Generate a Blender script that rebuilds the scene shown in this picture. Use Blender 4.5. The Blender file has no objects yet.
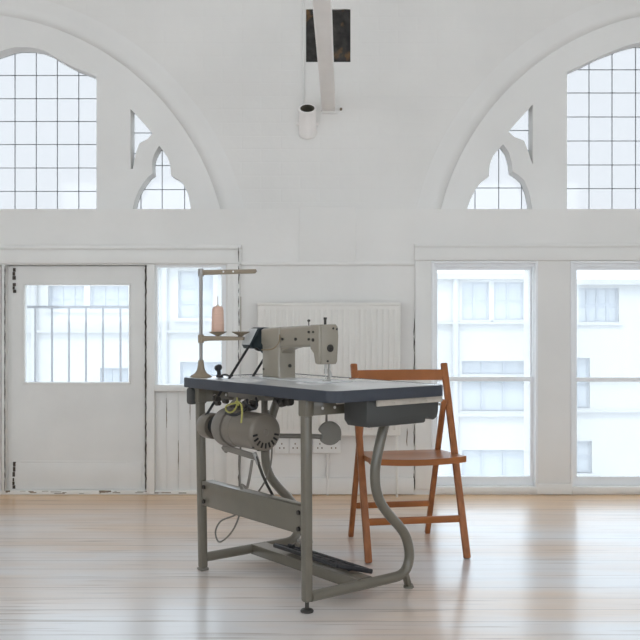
import bpy, bmesh, math, random
from mathutils import Vector, Matrix
random.seed(7)
scene = bpy.context.scene
COL = scene.collection

# ------------------------------------------------------------------ view geometry
FPX = 938.0          # focal length in pixels of the 640 px frame
EYE = 1.02           # eye height
DIST = 5.48          # camera to inner face of the wall
def wp(x, y, Y=0.0):
    """point of the wall plane at depth Y behind the inner wall face, from measured photo coordinates"""
    k = (DIST + Y) / FPX
    return ((x - 320) * k, EYE - (y - 320) * k)
def wx(x, Y=0.0): return wp(x, 0, Y)[0]
def wz(y, Y=0.0): return wp(0, y, Y)[1]

# ------------------------------------------------------------------ materials
def new_mat(name):
    m = bpy.data.materials.new(name); m.use_nodes = True
    nt = m.node_tree
    return m, nt, nt.nodes['Principled BSDF']
def mat(name, col, rough=.5, metal=0.0, var=.06, scale=8.0, bump=0.0, bscale=60.0, stretch=None, spec=.5, coat=0.0):
    m, nt, b = new_mat(name)
    b.inputs['Roughness'].default_value = rough
    b.inputs['Metallic'].default_value = metal
    b.inputs['Specular IOR Level'].default_value = spec
    b.inputs['Coat Weight'].default_value = coat
    tc = nt.nodes.new('ShaderNodeTexCoord')
    src = tc.outputs['Object']
    if stretch:
        mp = nt.nodes.new('ShaderNodeMapping'); mp.inputs['Scale'].default_value = stretch
        nt.links.new(src, mp.inputs['Vector']); src = mp.outputs['Vector']
    n = nt.nodes.new('ShaderNodeTexNoise'); n.inputs['Scale'].default_value = scale; n.inputs['Detail'].default_value = 5
    nt.links.new(src, n.inputs['Vector'])
    r = nt.nodes.new('ShaderNodeValToRGB')
    r.color_ramp.elements[0].position = .3; r.color_ramp.elements[1].position = .7
    r.color_ramp.elements[0].color = tuple(max(0, c * (1 - var)) for c in col) + (1,)
    r.color_ramp.elements[1].color = tuple(min(1, c * (1 + var)) for c in col) + (1,)
    nt.links.new(n.outputs['Fac'], r.inputs['Fac'])
    nt.links.new(r.outputs['Color'], b.inputs['Base Color'])
    if bump:
        n2 = nt.nodes.new('ShaderNodeTexNoise'); n2.inputs['Scale'].default_value = bscale; n2.inputs['Detail'].default_value = 4
        nt.links.new(src, n2.inputs['Vector'])
        bp = nt.nodes.new('ShaderNodeBump'); bp.inputs['Strength'].default_value = bump; bp.inputs['Distance'].default_value = .01
        nt.links.new(n2.outputs['Fac'], bp.inputs['Height']); nt.links.new(bp.outputs['Normal'], b.inputs['Normal'])
    return m

def wall_mat(name, col, brick=.0):
    m, nt, b = new_mat(name)
    b.inputs['Roughness'].default_value = .6
    b.inputs['Specular IOR Level'].default_value = .3
    tc = nt.nodes.new('ShaderNodeTexCoord')
    n = nt.nodes.new('ShaderNodeTexNoise'); n.inputs['Scale'].default_value = 1.6; n.inputs['Detail'].default_value = 8
    nt.links.new(tc.outputs['Object'], n.inputs['Vector'])
    r = nt.nodes.new('ShaderNodeValToRGB')
    r.color_ramp.elements[0].position = .32; r.color_ramp.elements[1].position = .68
    r.color_ramp.elements[0].color = tuple(c * .955 for c in col) + (1,)
    r.color_ramp.elements[1].color = tuple(min(1, c * 1.03) for c in col) + (1,)
    nt.links.new(n.outputs['Fac'], r.inputs['Fac'])
    nt.links.new(r.outputs['Color'], b.inputs['Base Color'])
    n2 = nt.nodes.new('ShaderNodeTexNoise'); n2.inputs['Scale'].default_value = 14; n2.inputs['Detail'].default_value = 6
    nt.links.new(tc.outputs['Object'], n2.inputs['Vector'])
    bp = nt.nodes.new('ShaderNodeBump'); bp.inputs['Strength'].default_value = .25; bp.inputs['Distance'].default_value = .008
    nt.links.new(n2.outputs['Fac'], bp.inputs['Height'])
    out = bp.outputs['Normal']
    if brick:
        mp = nt.nodes.new('ShaderNodeMapping'); mp.inputs['Rotation'].default_value = (math.pi / 2, 0, 0)
        nt.links.new(tc.outputs['Object'], mp.inputs['Vector'])
        bt = nt.nodes.new('ShaderNodeTexBrick')
        bt.inputs['Scale'].default_value = 1; bt.inputs['Brick Width'].default_value = .23; bt.inputs['Row Height'].default_value = .078
        bt.inputs['Mortar Size'].default_value = .006; bt.inputs['Mortar Smooth'].default_value = .8
        bt.inputs['Color1'].default_value = (1, 1, 1, 1); bt.inputs['Color2'].default_value = (.8, .8, .8, 1); bt.inputs['Mortar'].default_value = (0, 0, 0, 1)
        nt.links.new(mp.outputs['Vector'], bt.inputs['Vector'])
        b2 = nt.nodes.new('ShaderNodeBump'); b2.inputs['Strength'].default_value = brick; b2.inputs['Distance'].default_value = .004
        nt.links.new(bt.outputs['Color'], b2.inputs['Height']); nt.links.new(out, b2.inputs['Normal'])
        out = b2.outputs['Normal']
    nt.links.new(out, b.inputs['Normal'])
    return m

def floor_mat():
    m, nt, b = new_mat('worn_boards_painted_sheen')
    L = nt.links.new
    tc = nt.nodes.new('ShaderNodeTexCoord')
    bt = nt.nodes.new('ShaderNodeTexBrick')
    bt.inputs['Scale'].default_value = 1; bt.inputs['Brick Width'].default_value = 8.3; bt.inputs['Row Height'].default_value = .134
    bt.inputs['Mortar Size'].default_value = .0016; bt.inputs['Mortar Smooth'].default_value = .3; bt.offset = .37
    bt.inputs['Color1'].default_value = FLOOR_A + (1,); bt.inputs['Color2'].default_value = FLOOR_B + (1,)
    bt.inputs['Mortar'].default_value = (.20, .13, .08, 1)
    mpb = nt.nodes.new('ShaderNodeMapping'); mpb.inputs['Location'].default_value = (2.61, .03, 0)
    L(tc.outputs['Object'], mpb.inputs['Vector']); L(mpb.outputs['Vector'], bt.inputs['Vector'])
    mp = nt.nodes.new('ShaderNodeMapping'); mp.inputs['Scale'].default_value = (.55, 9, 1)
    L(tc.outputs['Object'], mp.inputs['Vector'])
    n = nt.nodes.new('ShaderNodeTexNoise'); n.inputs['Scale'].default_value = 3.2; n.inputs['Detail'].default_value = 9; n.inputs['Roughness'].default_value = .62
    L(mp.outputs['Vector'], n.inputs['Vector'])
    r = nt.nodes.new('ShaderNodeValToRGB')
    e = r.color_ramp.elements
    e[0].position = .28; e[0].color = (.72, .66, .58, 1); e[1].position = .62; e[1].color = (1.0, 1.0, 1.0, 1)
    L(n.outputs['Fac'], r.inputs['Fac'])
    mx = nt.nodes.new('ShaderNodeMix'); mx.data_type = 'RGBA'; mx.blend_type = 'MULTIPLY'; mx.inputs['Factor'].default_value = .75
    L(bt.outputs['Color'], mx.inputs['A']); L(r.outputs['Color'], mx.inputs['B'])
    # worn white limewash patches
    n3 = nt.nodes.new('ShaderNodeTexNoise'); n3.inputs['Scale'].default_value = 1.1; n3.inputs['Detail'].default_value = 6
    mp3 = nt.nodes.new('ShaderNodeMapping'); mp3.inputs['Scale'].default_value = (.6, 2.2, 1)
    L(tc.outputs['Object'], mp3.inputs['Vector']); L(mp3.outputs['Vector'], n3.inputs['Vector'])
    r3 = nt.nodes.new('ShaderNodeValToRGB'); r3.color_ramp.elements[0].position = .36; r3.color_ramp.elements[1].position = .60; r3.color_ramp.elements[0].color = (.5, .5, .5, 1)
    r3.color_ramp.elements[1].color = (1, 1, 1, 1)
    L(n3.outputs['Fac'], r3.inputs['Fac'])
    # wash thickens away from the wall: window reflection painted into the board colour
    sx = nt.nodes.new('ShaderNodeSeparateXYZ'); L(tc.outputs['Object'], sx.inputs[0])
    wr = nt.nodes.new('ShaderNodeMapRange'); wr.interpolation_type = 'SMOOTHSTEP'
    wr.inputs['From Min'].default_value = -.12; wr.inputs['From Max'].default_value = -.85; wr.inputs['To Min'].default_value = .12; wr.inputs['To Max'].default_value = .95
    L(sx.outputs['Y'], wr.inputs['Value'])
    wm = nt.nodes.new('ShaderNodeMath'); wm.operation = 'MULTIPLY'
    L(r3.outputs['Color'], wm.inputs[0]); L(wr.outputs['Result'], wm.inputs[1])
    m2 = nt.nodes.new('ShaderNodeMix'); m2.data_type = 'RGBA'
    L(wm.outputs[0], m2.inputs['Factor']); L(mx.outputs['Result'], m2.inputs['A']); m2.inputs['B'].default_value = (.80, .80, .82, 1)  # wash tint leans blue to carry the painted window sheen
    gp = nt.nodes.new('ShaderNodeMix'); gp.data_type = 'RGBA'; gp.blend_type = 'MULTIPLY'
    mp5 = nt.nodes.new('ShaderNodeMapping'); mp5.inputs['Scale'].default_value = (.9, 26, 1); L(tc.outputs['Object'], mp5.inputs['Vector'])
    n5 = nt.nodes.new('ShaderNodeTexNoise'); n5.inputs['Scale'].default_value = 1.7; n5.inputs['Detail'].default_value = 5; L(mp5.outputs['Vector'], n5.inputs['Vector'])
    r5 = nt.nodes.new('ShaderNodeValToRGB'); r5.color_ramp.elements[0].position = .30; r5.color_ramp.elements[1].position = .41
    r5.color_ramp.elements[0].color = (.46, .37, .30, 1); L(n5.outputs['Fac'], r5.inputs['Fac'])
    gp.inputs['Factor'].default_value = .8; L(m2.outputs['Result'], gp.inputs['A']); L(r5.outputs['Color'], gp.inputs['B'])
    gm_ = nt.nodes.new('ShaderNodeMix'); gm_.data_type = 'RGBA'; L(bt.outputs['Fac'], gm_.inputs['Factor']); L(gp.outputs['Result'], gm_.inputs['A']); gm_.inputs['B'].default_value = (.16, .11, .08, 1)
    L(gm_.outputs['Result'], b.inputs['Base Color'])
    # gloss worn unevenly
    n4 = nt.nodes.new('ShaderNodeTexNoise'); n4.inputs['Scale'].default_value = 2.5; n4.inputs['Detail'].default_value = 6
    L(mp3.outputs['Vector'], n4.inputs['Vector'])
    mr = nt.nodes.new('ShaderNodeMapRange'); mr.inputs['To Min'].default_value = .28; mr.inputs['To Max'].default_value = .42
    L(n4.outputs['Fac'], mr.inputs['Value']); L(mr.outputs['Result'], b.inputs['Roughness'])
    bp = nt.nodes.new('ShaderNodeBump'); bp.inputs['Strength'].default_value = .08; bp.inputs['Distance'].default_value = .004
    L(n.outputs['Fac'], bp.inputs['Height'])
    b2 = nt.nodes.new('ShaderNodeBump'); b2.inputs['Strength'].default_value = .6; b2.inputs['Distance'].default_value = .003; b2.invert = True
    L(bt.outputs['Fac'], b2.inputs['Height']); L(bp.outputs['Normal'], b2.inputs['Normal'])
    L(b2.outputs['Normal'], b.inputs['Normal'])
    b.inputs['Specular IOR Level'].default_value = 1.0
    b.inputs['Coat Weight'].default_value = .6; b.inputs['Coat Roughness'].default_value = .15
    return m
FLOOR_A = (.84, .50, .21); FLOOR_B = (.74, .42, .165)

def glass_mat(name, tint, gloss=.06, frost=0.0):
    m = bpy.data.materials.new(name); m.use_nodes = True
    nt = m.node_tree; nt.nodes.remove(nt.nodes['Principled BSDF'])
    out = nt.nodes['Material Output']
    t = nt.nodes.new('ShaderNodeBsdfTransparent'); t.inputs['Color'].default_value = tint + (1,)
    g = nt.nodes.new('ShaderNodeBsdfGlossy'); g.inputs['Roughness'].default_value = .04
    mx = nt.nodes.new('ShaderNodeMixShader'); mx.inputs['Fac'].default_value = gloss
    src = t.outputs[0]
    if frost:
        tl = nt.nodes.new('ShaderNodeBsdfTranslucent')
        tc = nt.nodes.new('ShaderNodeTexCoord')
        n = nt.nodes.new('ShaderNodeTexNoise'); n.inputs['Scale'].default_value = 5; n.inputs['Detail'].default_value = 5
        nt.links.new(tc.outputs['Object'], n.inputs['Vector'])
        r = nt.nodes.new('ShaderNodeValToRGB'); r.color_ramp.elements[0].color = (.88, .91, .97, 1); r.color_ramp.elements[1].color = (.97, .98, 1, 1)
        nt.links.new(n.outputs['Fac'], r.inputs['Fac']); nt.links.new(r.outputs['Color'], tl.inputs['Color'])
        f = nt.nodes.new('ShaderNodeMixShader'); f.inputs['Fac'].default_value = frost
        nt.links.new(t.outputs[0], f.inputs[1]); nt.links.new(tl.outputs[0], f.inputs[2]); src = f.outputs[0]
    nt.links.new(src, mx.inputs[1]); nt.links.new(g.outputs[0], mx.inputs[2])
    nt.links.new(mx.outputs[0], out.inputs['Surface'])
    return m

M = dict(
    upper=wall_mat('white_painted_brick', (.80, .785, .76), brick=.14),
    lower=wall_mat('white_painted_plaster', (.81, .795, .77)),
    stone=wall_mat('white_painted_stone', (.82, .81, .79)),
    wood_white=mat('white_gloss_woodwork', (.80, .79, .765), .38, var=.025, scale=3, bump=.08, bscale=25),
    door_white=mat('worn_white_door_paint', (.76, .75, .725), .4, var=.045, scale=3, bump=.1, bscale=20),
    sash=mat('white_sash_paint', (.88, .89, .90), .35, var=.02),
    panel_cream=mat('cream_radiator_enamel', (.78, .755, .71), .4, var=.02),
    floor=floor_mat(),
    ceiling=mat('white_ceiling', (.85, .85, .84), .8, var=.02),
    crack=mat('dark_gap', (.07, .055, .045), .9, var=.4, scale=30),
    grime=mat('brown_grime', (.22, .17, .12), .9, var=.4, scale=30),
    char=mat('charred_timber', (.075, .05, .032), .85, var=.92, scale=14, bump=1.0, bscale=22),
    rust=mat('raw_brown_timber', (.20, .12, .06), .8, var=.5, scale=25, bump=.6, bscale=30),
    hole=mat('pipe_inside', (.10, .09, .065), .8, var=.2),
    beam=mat('white_beam_paint', (.93, .90, .88), .5, var=.02, bump=.1, bscale=14),
    lead=mat('lead_came', (.30, .32, .34), .6, var=.1),
    glass=glass_mat('veiled_glass', (.88, .90, .91), .05, .16),  # translucent veil stands in for the washed-out glare of the view
    glass_lead=glass_mat('old_leaded_glass', (.578, .57, .567), .04, .06),
    frame_green=mat('grey_green_enamel', (.150, .134, .102), .30, var=.05, scale=14, bump=.03, bscale=120, coat=.5),
    edge_dark=mat('slate_edge_band', (.034, .040, .055), .4, var=.06),
    laminate=mat('pale_grey_laminate', (.60, .61, .62), .10, var=.03, spec=.8, coat=.6),
    under=mat('table_underside', (.10, .10, .095), .7),
    drawer=mat('charcoal_tray_paint', (.050, .051, .049), .45, var=.06),
    runner=mat('pale_wooden_runner', (.52, .47, .41), .55, var=.15, scale=18),
    rubber=mat('black_rubber', (.025, .025, .027), .6, var=.15),
    black_iron=mat('black_cast_iron', (.022, .022, .025), .5, var=.2, bump=.1, bscale=80),
    steel=mat('dull_steel', (.42, .41, .39), .32, 1.0, var=.12),
    bolt=mat('dark_bolt', (.06, .055, .05), .45, .6, var=.2),
    machine=mat('beige_machine_enamel', (.31, .275, .22), .28, var=.03, bump=.03, bscale=90, coat=.5),
    machine_plate=mat('cream_face_plate', (.33, .295, .24), .32, var=.03),
    seam=mat('brown_seam', (.30, .22, .13), .6),
    guard=mat('dark_teal_guard', (.022, .036, .042), .45, var=.15),
    guard_light=mat('pale_guard_cover', (.62, .63, .63), .3, var=.05),
    motor=mat('taupe_motor_paint', (.175, .15, .12), .32, var=.05, bump=.04, bscale=90, coat=.2),
    motor_dark=mat('worn_motor_bracket', (.20, .18, .155), .4, var=.12),
    slot=mat('motor_vent_dark', (.012, .012, .012), .9),
    pad=mat('grey_pad', (.25, .235, .205), .5, var=.05),
    stand=mat('beige_thread_stand', (.27, .215, .15), .45, var=.06),
    stand_grey=mat('grey_tube', (.28, .265, .25), .32, .5, var=.08),
    thread=mat('peach_thread', (.72, .48, .38), .85, var=.06, scale=40, bump=.3, bscale=200, stretch=(.2, .2, 6)),
    yellow=mat('yellow_cord', (.36, .34, .09), .6, var=.1),
    cable=mat('grey_cable', (.20, .185, .16), .5, var=.1),
    wood=mat('orange_beech', (.34, .125, .044), .40, var=.22, scale=7, bump=.06, bscale=30, stretch=(7, 7, .7), spec=.3),
    wood_seat=mat('orange_beech_seat', (.35, .118, .030), .34, var=.2, scale=6, stretch=(.8, 9, 1), spec=.35),
    socket=mat('white_socket_plastic', (.80, .79, .77), .35, var=.02),
    facade=mat('pale_render', (.45, .45, .44), .8, var=.02, scale=1),
    facade_frame=mat('outdoor_window_frame', (.30, .33, .37), .6, var=.02),
    facade_glass=mat('outdoor_window_pane', (.37, .40, .43), .35, var=.08, scale=.6),
    facade_sill=mat('outdoor_sill', (.40, .40, .40), .7, var=.02),
    street=mat('street_ground', (.6, .6, .6), .9, var=.05, scale=.3),
    rail=mat('painted_rail', (.11, .115, .13), .5, var=.05),
)

def char_mat():
    m = mat('charred_timber', (.035, .032, .03), .85, var=.6, scale=18, bump=1.0, bscale=24)
    nt = m.node_tree; b = nt.nodes['Principled BSDF']; base = b.inputs['Base Color'].links[0].from_socket
    tc = nt.nodes.new('ShaderNodeTexCoord'); n = nt.nodes.new('ShaderNodeTexNoise'); n.inputs['Scale'].default_value = 11; n.inputs['Detail'].default_value = 4
    nt.links.new(tc.outputs['Object'], n.inputs['Vector'])
    r = nt.nodes.new('ShaderNodeValToRGB'); r.color_ramp.elements[0].position = .58; r.color_ramp.elements[1].position = .70
    nt.links.new(n.outputs['Fac'], r.inputs['Fac'])
    mx = nt.nodes.new('ShaderNodeMix'); mx.data_type = 'RGBA'; nt.links.new(r.outputs['Color'], mx.inputs['Factor']); nt.links.new(base, mx.inputs['A']); mx.inputs['B'].default_value = (.17, .095, .04, 1)
    nt.links.new(mx.outputs['Result'], b.inputs['Base Color']); return m
M['char'] = char_mat()
# ------------------------------------------------------------------ mesh builder
class MB:
    def __init__(self, off=(0, 0, 0)):
        self.bm = bmesh.new(); self.off = Vector(off)
    def _merge(self, b2, mtx=None, mi=0):
        if mtx is not None: bmesh.ops.transform(b2, matrix=mtx, verts=b2.verts)
        bmesh.ops.recalc_face_normals(b2, faces=b2.faces)
        me = bpy.data.meshes.new('tmp'); 
        for f in b2.faces: f.material_index = mi
        b2.to_mesh(me); b2.free()
        self.bm.from_mesh(me); bpy.data.meshes.remove(me)
    def box(self, x0, x1, y0, y1, z0, z1, bev=0.0, seg=2, rot=None, mi=0):
        b = bmesh.new(); bmesh.ops.create_cube(b, size=1)
        c = Vector(((x0 + x1) / 2, (y0 + y1) / 2, (z0 + z1) / 2))
        bmesh.ops.scale(b, vec=(abs(x1 - x0), abs(y1 - y0), abs(z1 - z0)), verts=b.verts)
        if bev: bmesh.ops.bevel(b, geom=b.edges[:], offset=bev, segments=seg, affect='EDGES', profile=.5)
        m = Matrix.Translation(c)
        if rot is not None: m = m @ rot.to_4x4()
        self._merge(b, m, mi); return self
    def bar(self, p0, p1, w, t, up=(0, 0, 1), bev=.003, mi=0):
        """rectangular bar from p0 to p1; w is measured across 'up', t along it"""
        p0, p1 = Vector(p0), Vector(p1); d = (p1 - p0); ln = d.length; d.normalize()
        s = d.cross(Vector(up)).normalized(); u = s.cross(d).normalized()
        b = bmesh.new(); bmesh.ops.create_cube(b, size=1)
        bmesh.ops.scale(b, vec=(w, t, ln), verts=b.verts)
        if bev: bmesh.ops.bevel(b, geom=b.edges[:], offset=bev, segments=2, affect='EDGES', profile=.5)
        R = Matrix((s, u, d)).transposed()
        self._merge(b, Matrix.Translation((p0 + p1) / 2) @ R.to_4x4(), mi); return self
    def cyl(self, p0, p1, r0, r1=None, seg=24, mi=0, bev=0):
        p0, p1 = Vector(p0), Vector(p1); d = p1 - p0; r1 = r0 if r1 is None else r1
        b = bmesh.new(); bmesh.ops.create_cone(b, cap_ends=True, segments=seg, radius1=r0, radius2=r1, depth=d.length)
        if bev:
            es = [e for e in b.edges if len(e.link_faces) == 2 and any(len(f.verts) > 4 for f in e.link_faces)]
            bmesh.ops.bevel(b, geom=es, offset=bev, segments=2, affect='EDGES', profile=.5)
        q = d.normalized().to_track_quat('Z', 'Y')
        self._merge(b, Matrix.Translation((p0 + p1) / 2) @ q.to_matrix().to_4x4(), mi); return self
    def tube(self, pts, r, seg=12, smooth=6, closed=False, mi=0):
        pts = [Vector(p) for p in pts]
        if smooth and len(pts) > 2: pts = catmull(pts, smooth)
        b = bmesh.new(); rings = []
        t0 = (pts[1] - pts[0]).normalized()
        n = t0.orthogonal().normalized()
        for i, p in enumerate(pts):
            t = (pts[min(i + 1, len(pts) - 1)] - pts[max(i - 1, 0)]).normalized()
            n = (n - t * n.dot(t)).normalized(); bn = t.cross(n)
            rr = r[i] if isinstance(r, list) else r
            rings.append([b.verts.new(p + (n * math.cos(a) + bn * math.sin(a)) * rr) for a in [2 * math.pi * j / seg for j in range(seg)]])
        for A, B in zip(rings[:-1], rings[1:]):
            for j in range(seg): b.faces.new((A[j], A[(j + 1) % seg], B[(j + 1) % seg], B[j]))
        b.faces.new(rings[0]); b.faces.new(rings[-1])
        self._merge(b, None, mi); return self
    def lathe(self, prof, base=(0, 0, 0), axis=(0, 0, 1), seg=32, mi=0):
        """prof: list of (radius, height along axis)"""
        b = bmesh.new(); rings = []
        for r, h in prof:
            rings.append([b.verts.new((max(r, 1e-5) * math.cos(2 * math.pi * j / seg), max(r, 1e-5) * math.sin(2 * math.pi * j / seg), h)) for j in range(seg)])
        for A, B in zip(rings[:-1], rings[1:]):
            for j in range(seg): b.faces.new((A[j], A[(j + 1) % seg], B[(j + 1) % seg], B[j]))
        b.faces.new(rings[0]); b.faces.new(rings[-1])
        q = Vector(axis).normalized().to_track_quat('Z', 'Y')
        self._merge(b, Matrix.Translation(Vector(base)) @ q.to_matrix().to_4x4(), mi); return self
    def prism(self, poly, frame, depth, bev=0.0, seg=2, mi=0):
        """poly 2-D outline, frame(a, b, c) -> 3-D with c running 0..depth"""
        b = bmesh.new()
        lo = [b.verts.new(frame(p[0], p[1], 0)) for p in poly]; hi = [b.verts.new(frame(p[0], p[1], depth)) for p in poly]
        n = len(poly)
        f1 = b.faces.new(lo); f2 = b.faces.new(hi)
        for i in range(n): b.faces.new((lo[i], lo[(i + 1) % n], hi[(i + 1) % n], hi[i]))
        bmesh.ops.recalc_face_normals(b, faces=b.faces)
        if bev:
            es = list({e for f in (f1, f2) for e in f.edges})
            bmesh.ops.bevel(b, geom=es, offset=bev, segments=seg, affect='EDGES', profile=.5)
        self._merge(b, None, mi); return self
    def build(self, name, mats, parent=None, smooth=True, angle=35):
        if not isinstance(mats, (list, tuple)): mats = [mats]
        bmesh.ops.translate(self.bm, vec=-self.off, verts=self.bm.verts)
        me = bpy.data.meshes.new(name); self.bm.to_mesh(me); self.bm.free()
        for m in mats: me.materials.append(m)
        if smooth:
            for p in me.polygons: p.use_smooth = True
            me.set_sharp_from_angle(angle=math.radians(angle))
        o = bpy.data.objects.new(name, me); COL.objects.link(o)
        if parent is not None: o.parent = parent
        return o

def build_each(mb, name, m, parent, angle=35):
    """every loose piece of the builder becomes a part of its own"""
    bmesh.ops.translate(mb.bm, vec=-mb.off, verts=mb.bm.verts)
    seen = set(); out = []
    for v in mb.bm.verts:
        if v in seen: continue
        isl = []; st = [v]; seen.add(v)
        while st:
            q = st.pop(); isl.append(q)
            for e in q.link_edges:
                o = e.other_vert(q)
                if o not in seen: seen.add(o); st.append(o)
        me = bpy.data.meshes.new(name); idx = {q: i for i, q in enumerate(isl)}
        fs = {f for q in isl for f in q.link_faces}
        me.from_pydata([q.co[:] for q in isl], [], [[idx[q] for q in f.verts] for f in fs]); me.materials.append(m)
        for p in me.polygons: p.use_smooth = True
        me.set_sharp_from_angle(angle=math.radians(angle))
        o = bpy.data.objects.new(name, me); COL.objects.link(o); o.parent = parent; out.append(o)
    mb.bm.free(); return out

def catmull(pts, k):
    out = []
    P = [pts[0] * 2 - pts[1]] + pts + [pts[-1] * 2 - pts[-2]]
    for i in range(1, len(P) - 2):
        a, b, c, d = P[i - 1], P[i], P[i + 1], P[i + 2]
        for j in range(k):
            t = j / k
            out.append(.5 * ((2 * b) + (c - a) * t + (2 * a - 5 * b + 4 * c - d) * t * t + (3 * b - a - 3 * c + d) * t ** 3))
    out.append(pts[-1]); return out

def empty(name, loc, rz=0.0):
    o = bpy.data.objects.new(name, None); COL.objects.link(o)
    o.location = loc; o.rotation_euler = (0, 0, rz); o.empty_display_size = .1
    return o
def tag(o, label, cat, group=None):
    o['label'] = label; o['category'] = cat; o['kind'] = 'thing'
    if group: o['group'] = group
    return o
def struct(o, label=None):
    o['kind'] = 'structure'
    if label: o['label'] = label
    return o
def copy_tree(o, parent=None):
    c = o.copy(); COL.objects.link(c)
    if parent is not None: c.parent = parent
    for ch in [x for x in bpy.data.objects if x.parent == o]: copy_tree(ch, c)
    return c

def slab(name, outer, holes, y0, y1, material, parent=None):
    """wall slab in the x-z plane between depths y0 (room side) and y1, with holes"""
    cu = bpy.data.curves.new(name + '_c', 'CURVE'); cu.dimensions = '2D'; cu.fill_mode = 'BOTH'; cu.extrude = abs(y1 - y0) / 2
    for loop in [outer] + holes:
        sp = cu.splines.new('POLY'); sp.points.add(len(loop) - 1); sp.use_cyclic_u = True
        for p, (a, c) in zip(sp.points, loop): p.co = (a, c, 0, 1)
    co = bpy.data.objects.new(name + '_c', cu); COL.objects.link(co)
    dg = bpy.context.evaluated_depsgraph_get()
    me = bpy.data.meshes.new_from_object(co.evaluated_get(dg))
    bpy.data.objects.remove(co); bpy.data.curves.remove(cu)
    bm = bmesh.new(); bm.from_mesh(me); bpy.data.meshes.remove(me)
    ym = (y0 + y1) / 2
    for v in bm.verts: v.co = Vector((v.co.x, ym + v.co.z, v.co.y))
    bmesh.ops.remove_doubles(bm, verts=bm.verts, dist=1e-5)
    bmesh.ops.recalc_face_normals(bm, faces=bm.faces)
    me = bpy.data.meshes.new(name); bm.to_mesh(me); bm.free(); me.materials.append(material)
    for p in me.polygons: p.use_smooth = True
    me.set_sharp_from_angle(angle=math.radians(30))
    o = bpy.data.objects.new(name, me); COL.objects.link(o)
    if parent is not None: o.parent = parent
    return o
def px_rect(x0, y0, x1, y1, Y=0.0):
    a = wp(x0, y0, Y); b = wp(x1, y1, Y)
    return [(a[0], b[1]), (b[0], b[1]), (b[0], a[1]), (a[0], a[1])]
def px_box(mb, x0, y0, x1, y1, Y0, Y1, bev=.003, ref=None, mi=0):
    """box whose front face (depth Y0) matches a photo rectangle"""
    r = Y0 if ref is None else ref
    a = wp(x0, y0, r); b = wp(x1, y1, r)
    mb.box(a[0], b[0], Y0, Y1, max(0.0, b[1]) if y1 > 485 else b[1], a[1], bev, mi=mi)
    return mb

# ================================================================== THE SETTING
XL, XR, YB, ZC = -4.6, 4.6, -8.2, 4.7
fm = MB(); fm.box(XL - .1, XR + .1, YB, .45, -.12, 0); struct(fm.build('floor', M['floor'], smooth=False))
cm = MB(); cm.box(XL - .1, XR + .1, YB, .45, ZC, ZC + .12); struct(cm.build('ceiling', M['ceiling'], smooth=False))
for nm, s in (('wall_left', -1), ('wall_right', 1)):
    x0 = XL if s < 0 else XR
    # unseen side walls; tall openings added and sized to set the room's daylight
    m_ = MB()
    ys = [YB, -6.2, -4.6, .45]
    for i, (a, b) in enumerate(zip(ys[:-1], ys[1:])):
        if i % 2 == 0: m_.box(x0, x0 + s * .2, a, b, 0, ZC)
        else:
            m_.box(x0, x0 + s * .2, a, b, 0, .5); m_.box(x0, x0 + s * .2, a, b, 3.9, ZC)
    struct(m_.build(nm, M['lower'], smooth=False))

m_ = MB()  # unseen wall behind the camera, added to limit daylight; openings sized for that
for a, b in ((XL, -3.9), (-1.5, -1.1), (1.1, 1.5), (3.9, XR)): m_.box(a, b, YB - .2, YB, 0, ZC)
for a, b in ((-3.9, -1.5), (-1.1, 1.1), (1.5, 3.9)):
    m_.box(a, b, YB - .2, YB, 0, 1.0); m_.box(a, b, YB - .2, YB, 3.1, ZC)
struct(m_.build('wall_front', M['lower'], smooth=False))
SILL = 209
YU = .05          # face of the upper wall, set back from the lower wall
YT = .072         # face of the tracery inside the arches
zs = wz(SILL, 0)
def arc_pts(cx, cy, R, Y, flip, n=48):
    """arch outline above the sill, centre and radius in photo units"""
    pts = []
    a0 = math.asin((cy - SILL) / R)
    for i in range(n + 1):
        a = a0 + (math.pi - 2 * a0) * i / n
        x = cx + R * math.cos(a); y = cy - R * math.sin(a)
        p = wp(x, y, Y); pts.append((p[0], p[1]))
    return pts
ARCH = [(-34, 276), (696, 273)]
R_OUT, R_IN = 286, 263
holes = []
for (cx, cy) in ARCH:
    h = arc_pts(cx, cy, R_OUT, YU, 0)
    holes.append([(max(min(x, XR - .1), XL + .1), z) for x, z in h])
upper_outer = [(XL, zs - .02), (XR, zs - .02), (XR, ZC), (XL, ZC)]
wall_hole = px_rect(306, 9, 350.5, 62, YU)
wall_root = slab('wall_back', upper_outer, [[(x, max(z, zs)) for x, z in h] for h in holes] + [wall_hole], YU, YT + .0, M['upper'])
struct(wall_root, 'white painted wall above the windows, with two large arches')

def splay(cx, cy, idx):
    o_ = arc_pts(cx, cy, R_OUT + 1, YU, 0, 64); i_ = arc_pts(cx, cy, R_IN, YT, 0, 64); g_ = arc_pts(cx, cy, R_IN + 9, YT - .035, 0, 64)
    bm = bmesh.new()
    rows = []
    for pts, Y in ((o_, YU - .001), ([(a[0] * .7 + b[0] * .3, a[1] * .7 + b[1] * .3) for a, b in zip(o_, g_)], YU + .003), ([(a[0] * .3 + b[0] * .7, a[1] * .3 + b[1] * .7) for a, b in zip(o_, g_)], YU + .014), (g_, YT - .006), (i_, YT - .001), (i_, YT + .002)):
        rows.append([bm.verts.new((x, Y, z)) for x, z in pts])
    for A, B in zip(rows[:-1], rows[1:]):
        for j in range(len(A) - 1): bm.faces.new((A[j], A[j + 1], B[j + 1], B[j]))
    bmesh.ops.recalc_face_normals(bm, faces=bm.faces)
    me = bpy.data.meshes.new('arch_moulding'); bm.to_mesh(me); bm.free(); me.materials.append(M['stone'])
    for p in me.polygons: p.use_smooth = True
    o = bpy.data.objects.new('trim_%d' % idx, me); COL.objects.link(o); struct(o)
for i, (cx, cy) in enumerate(ARCH): splay(cx, cy, i + 1)

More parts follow.
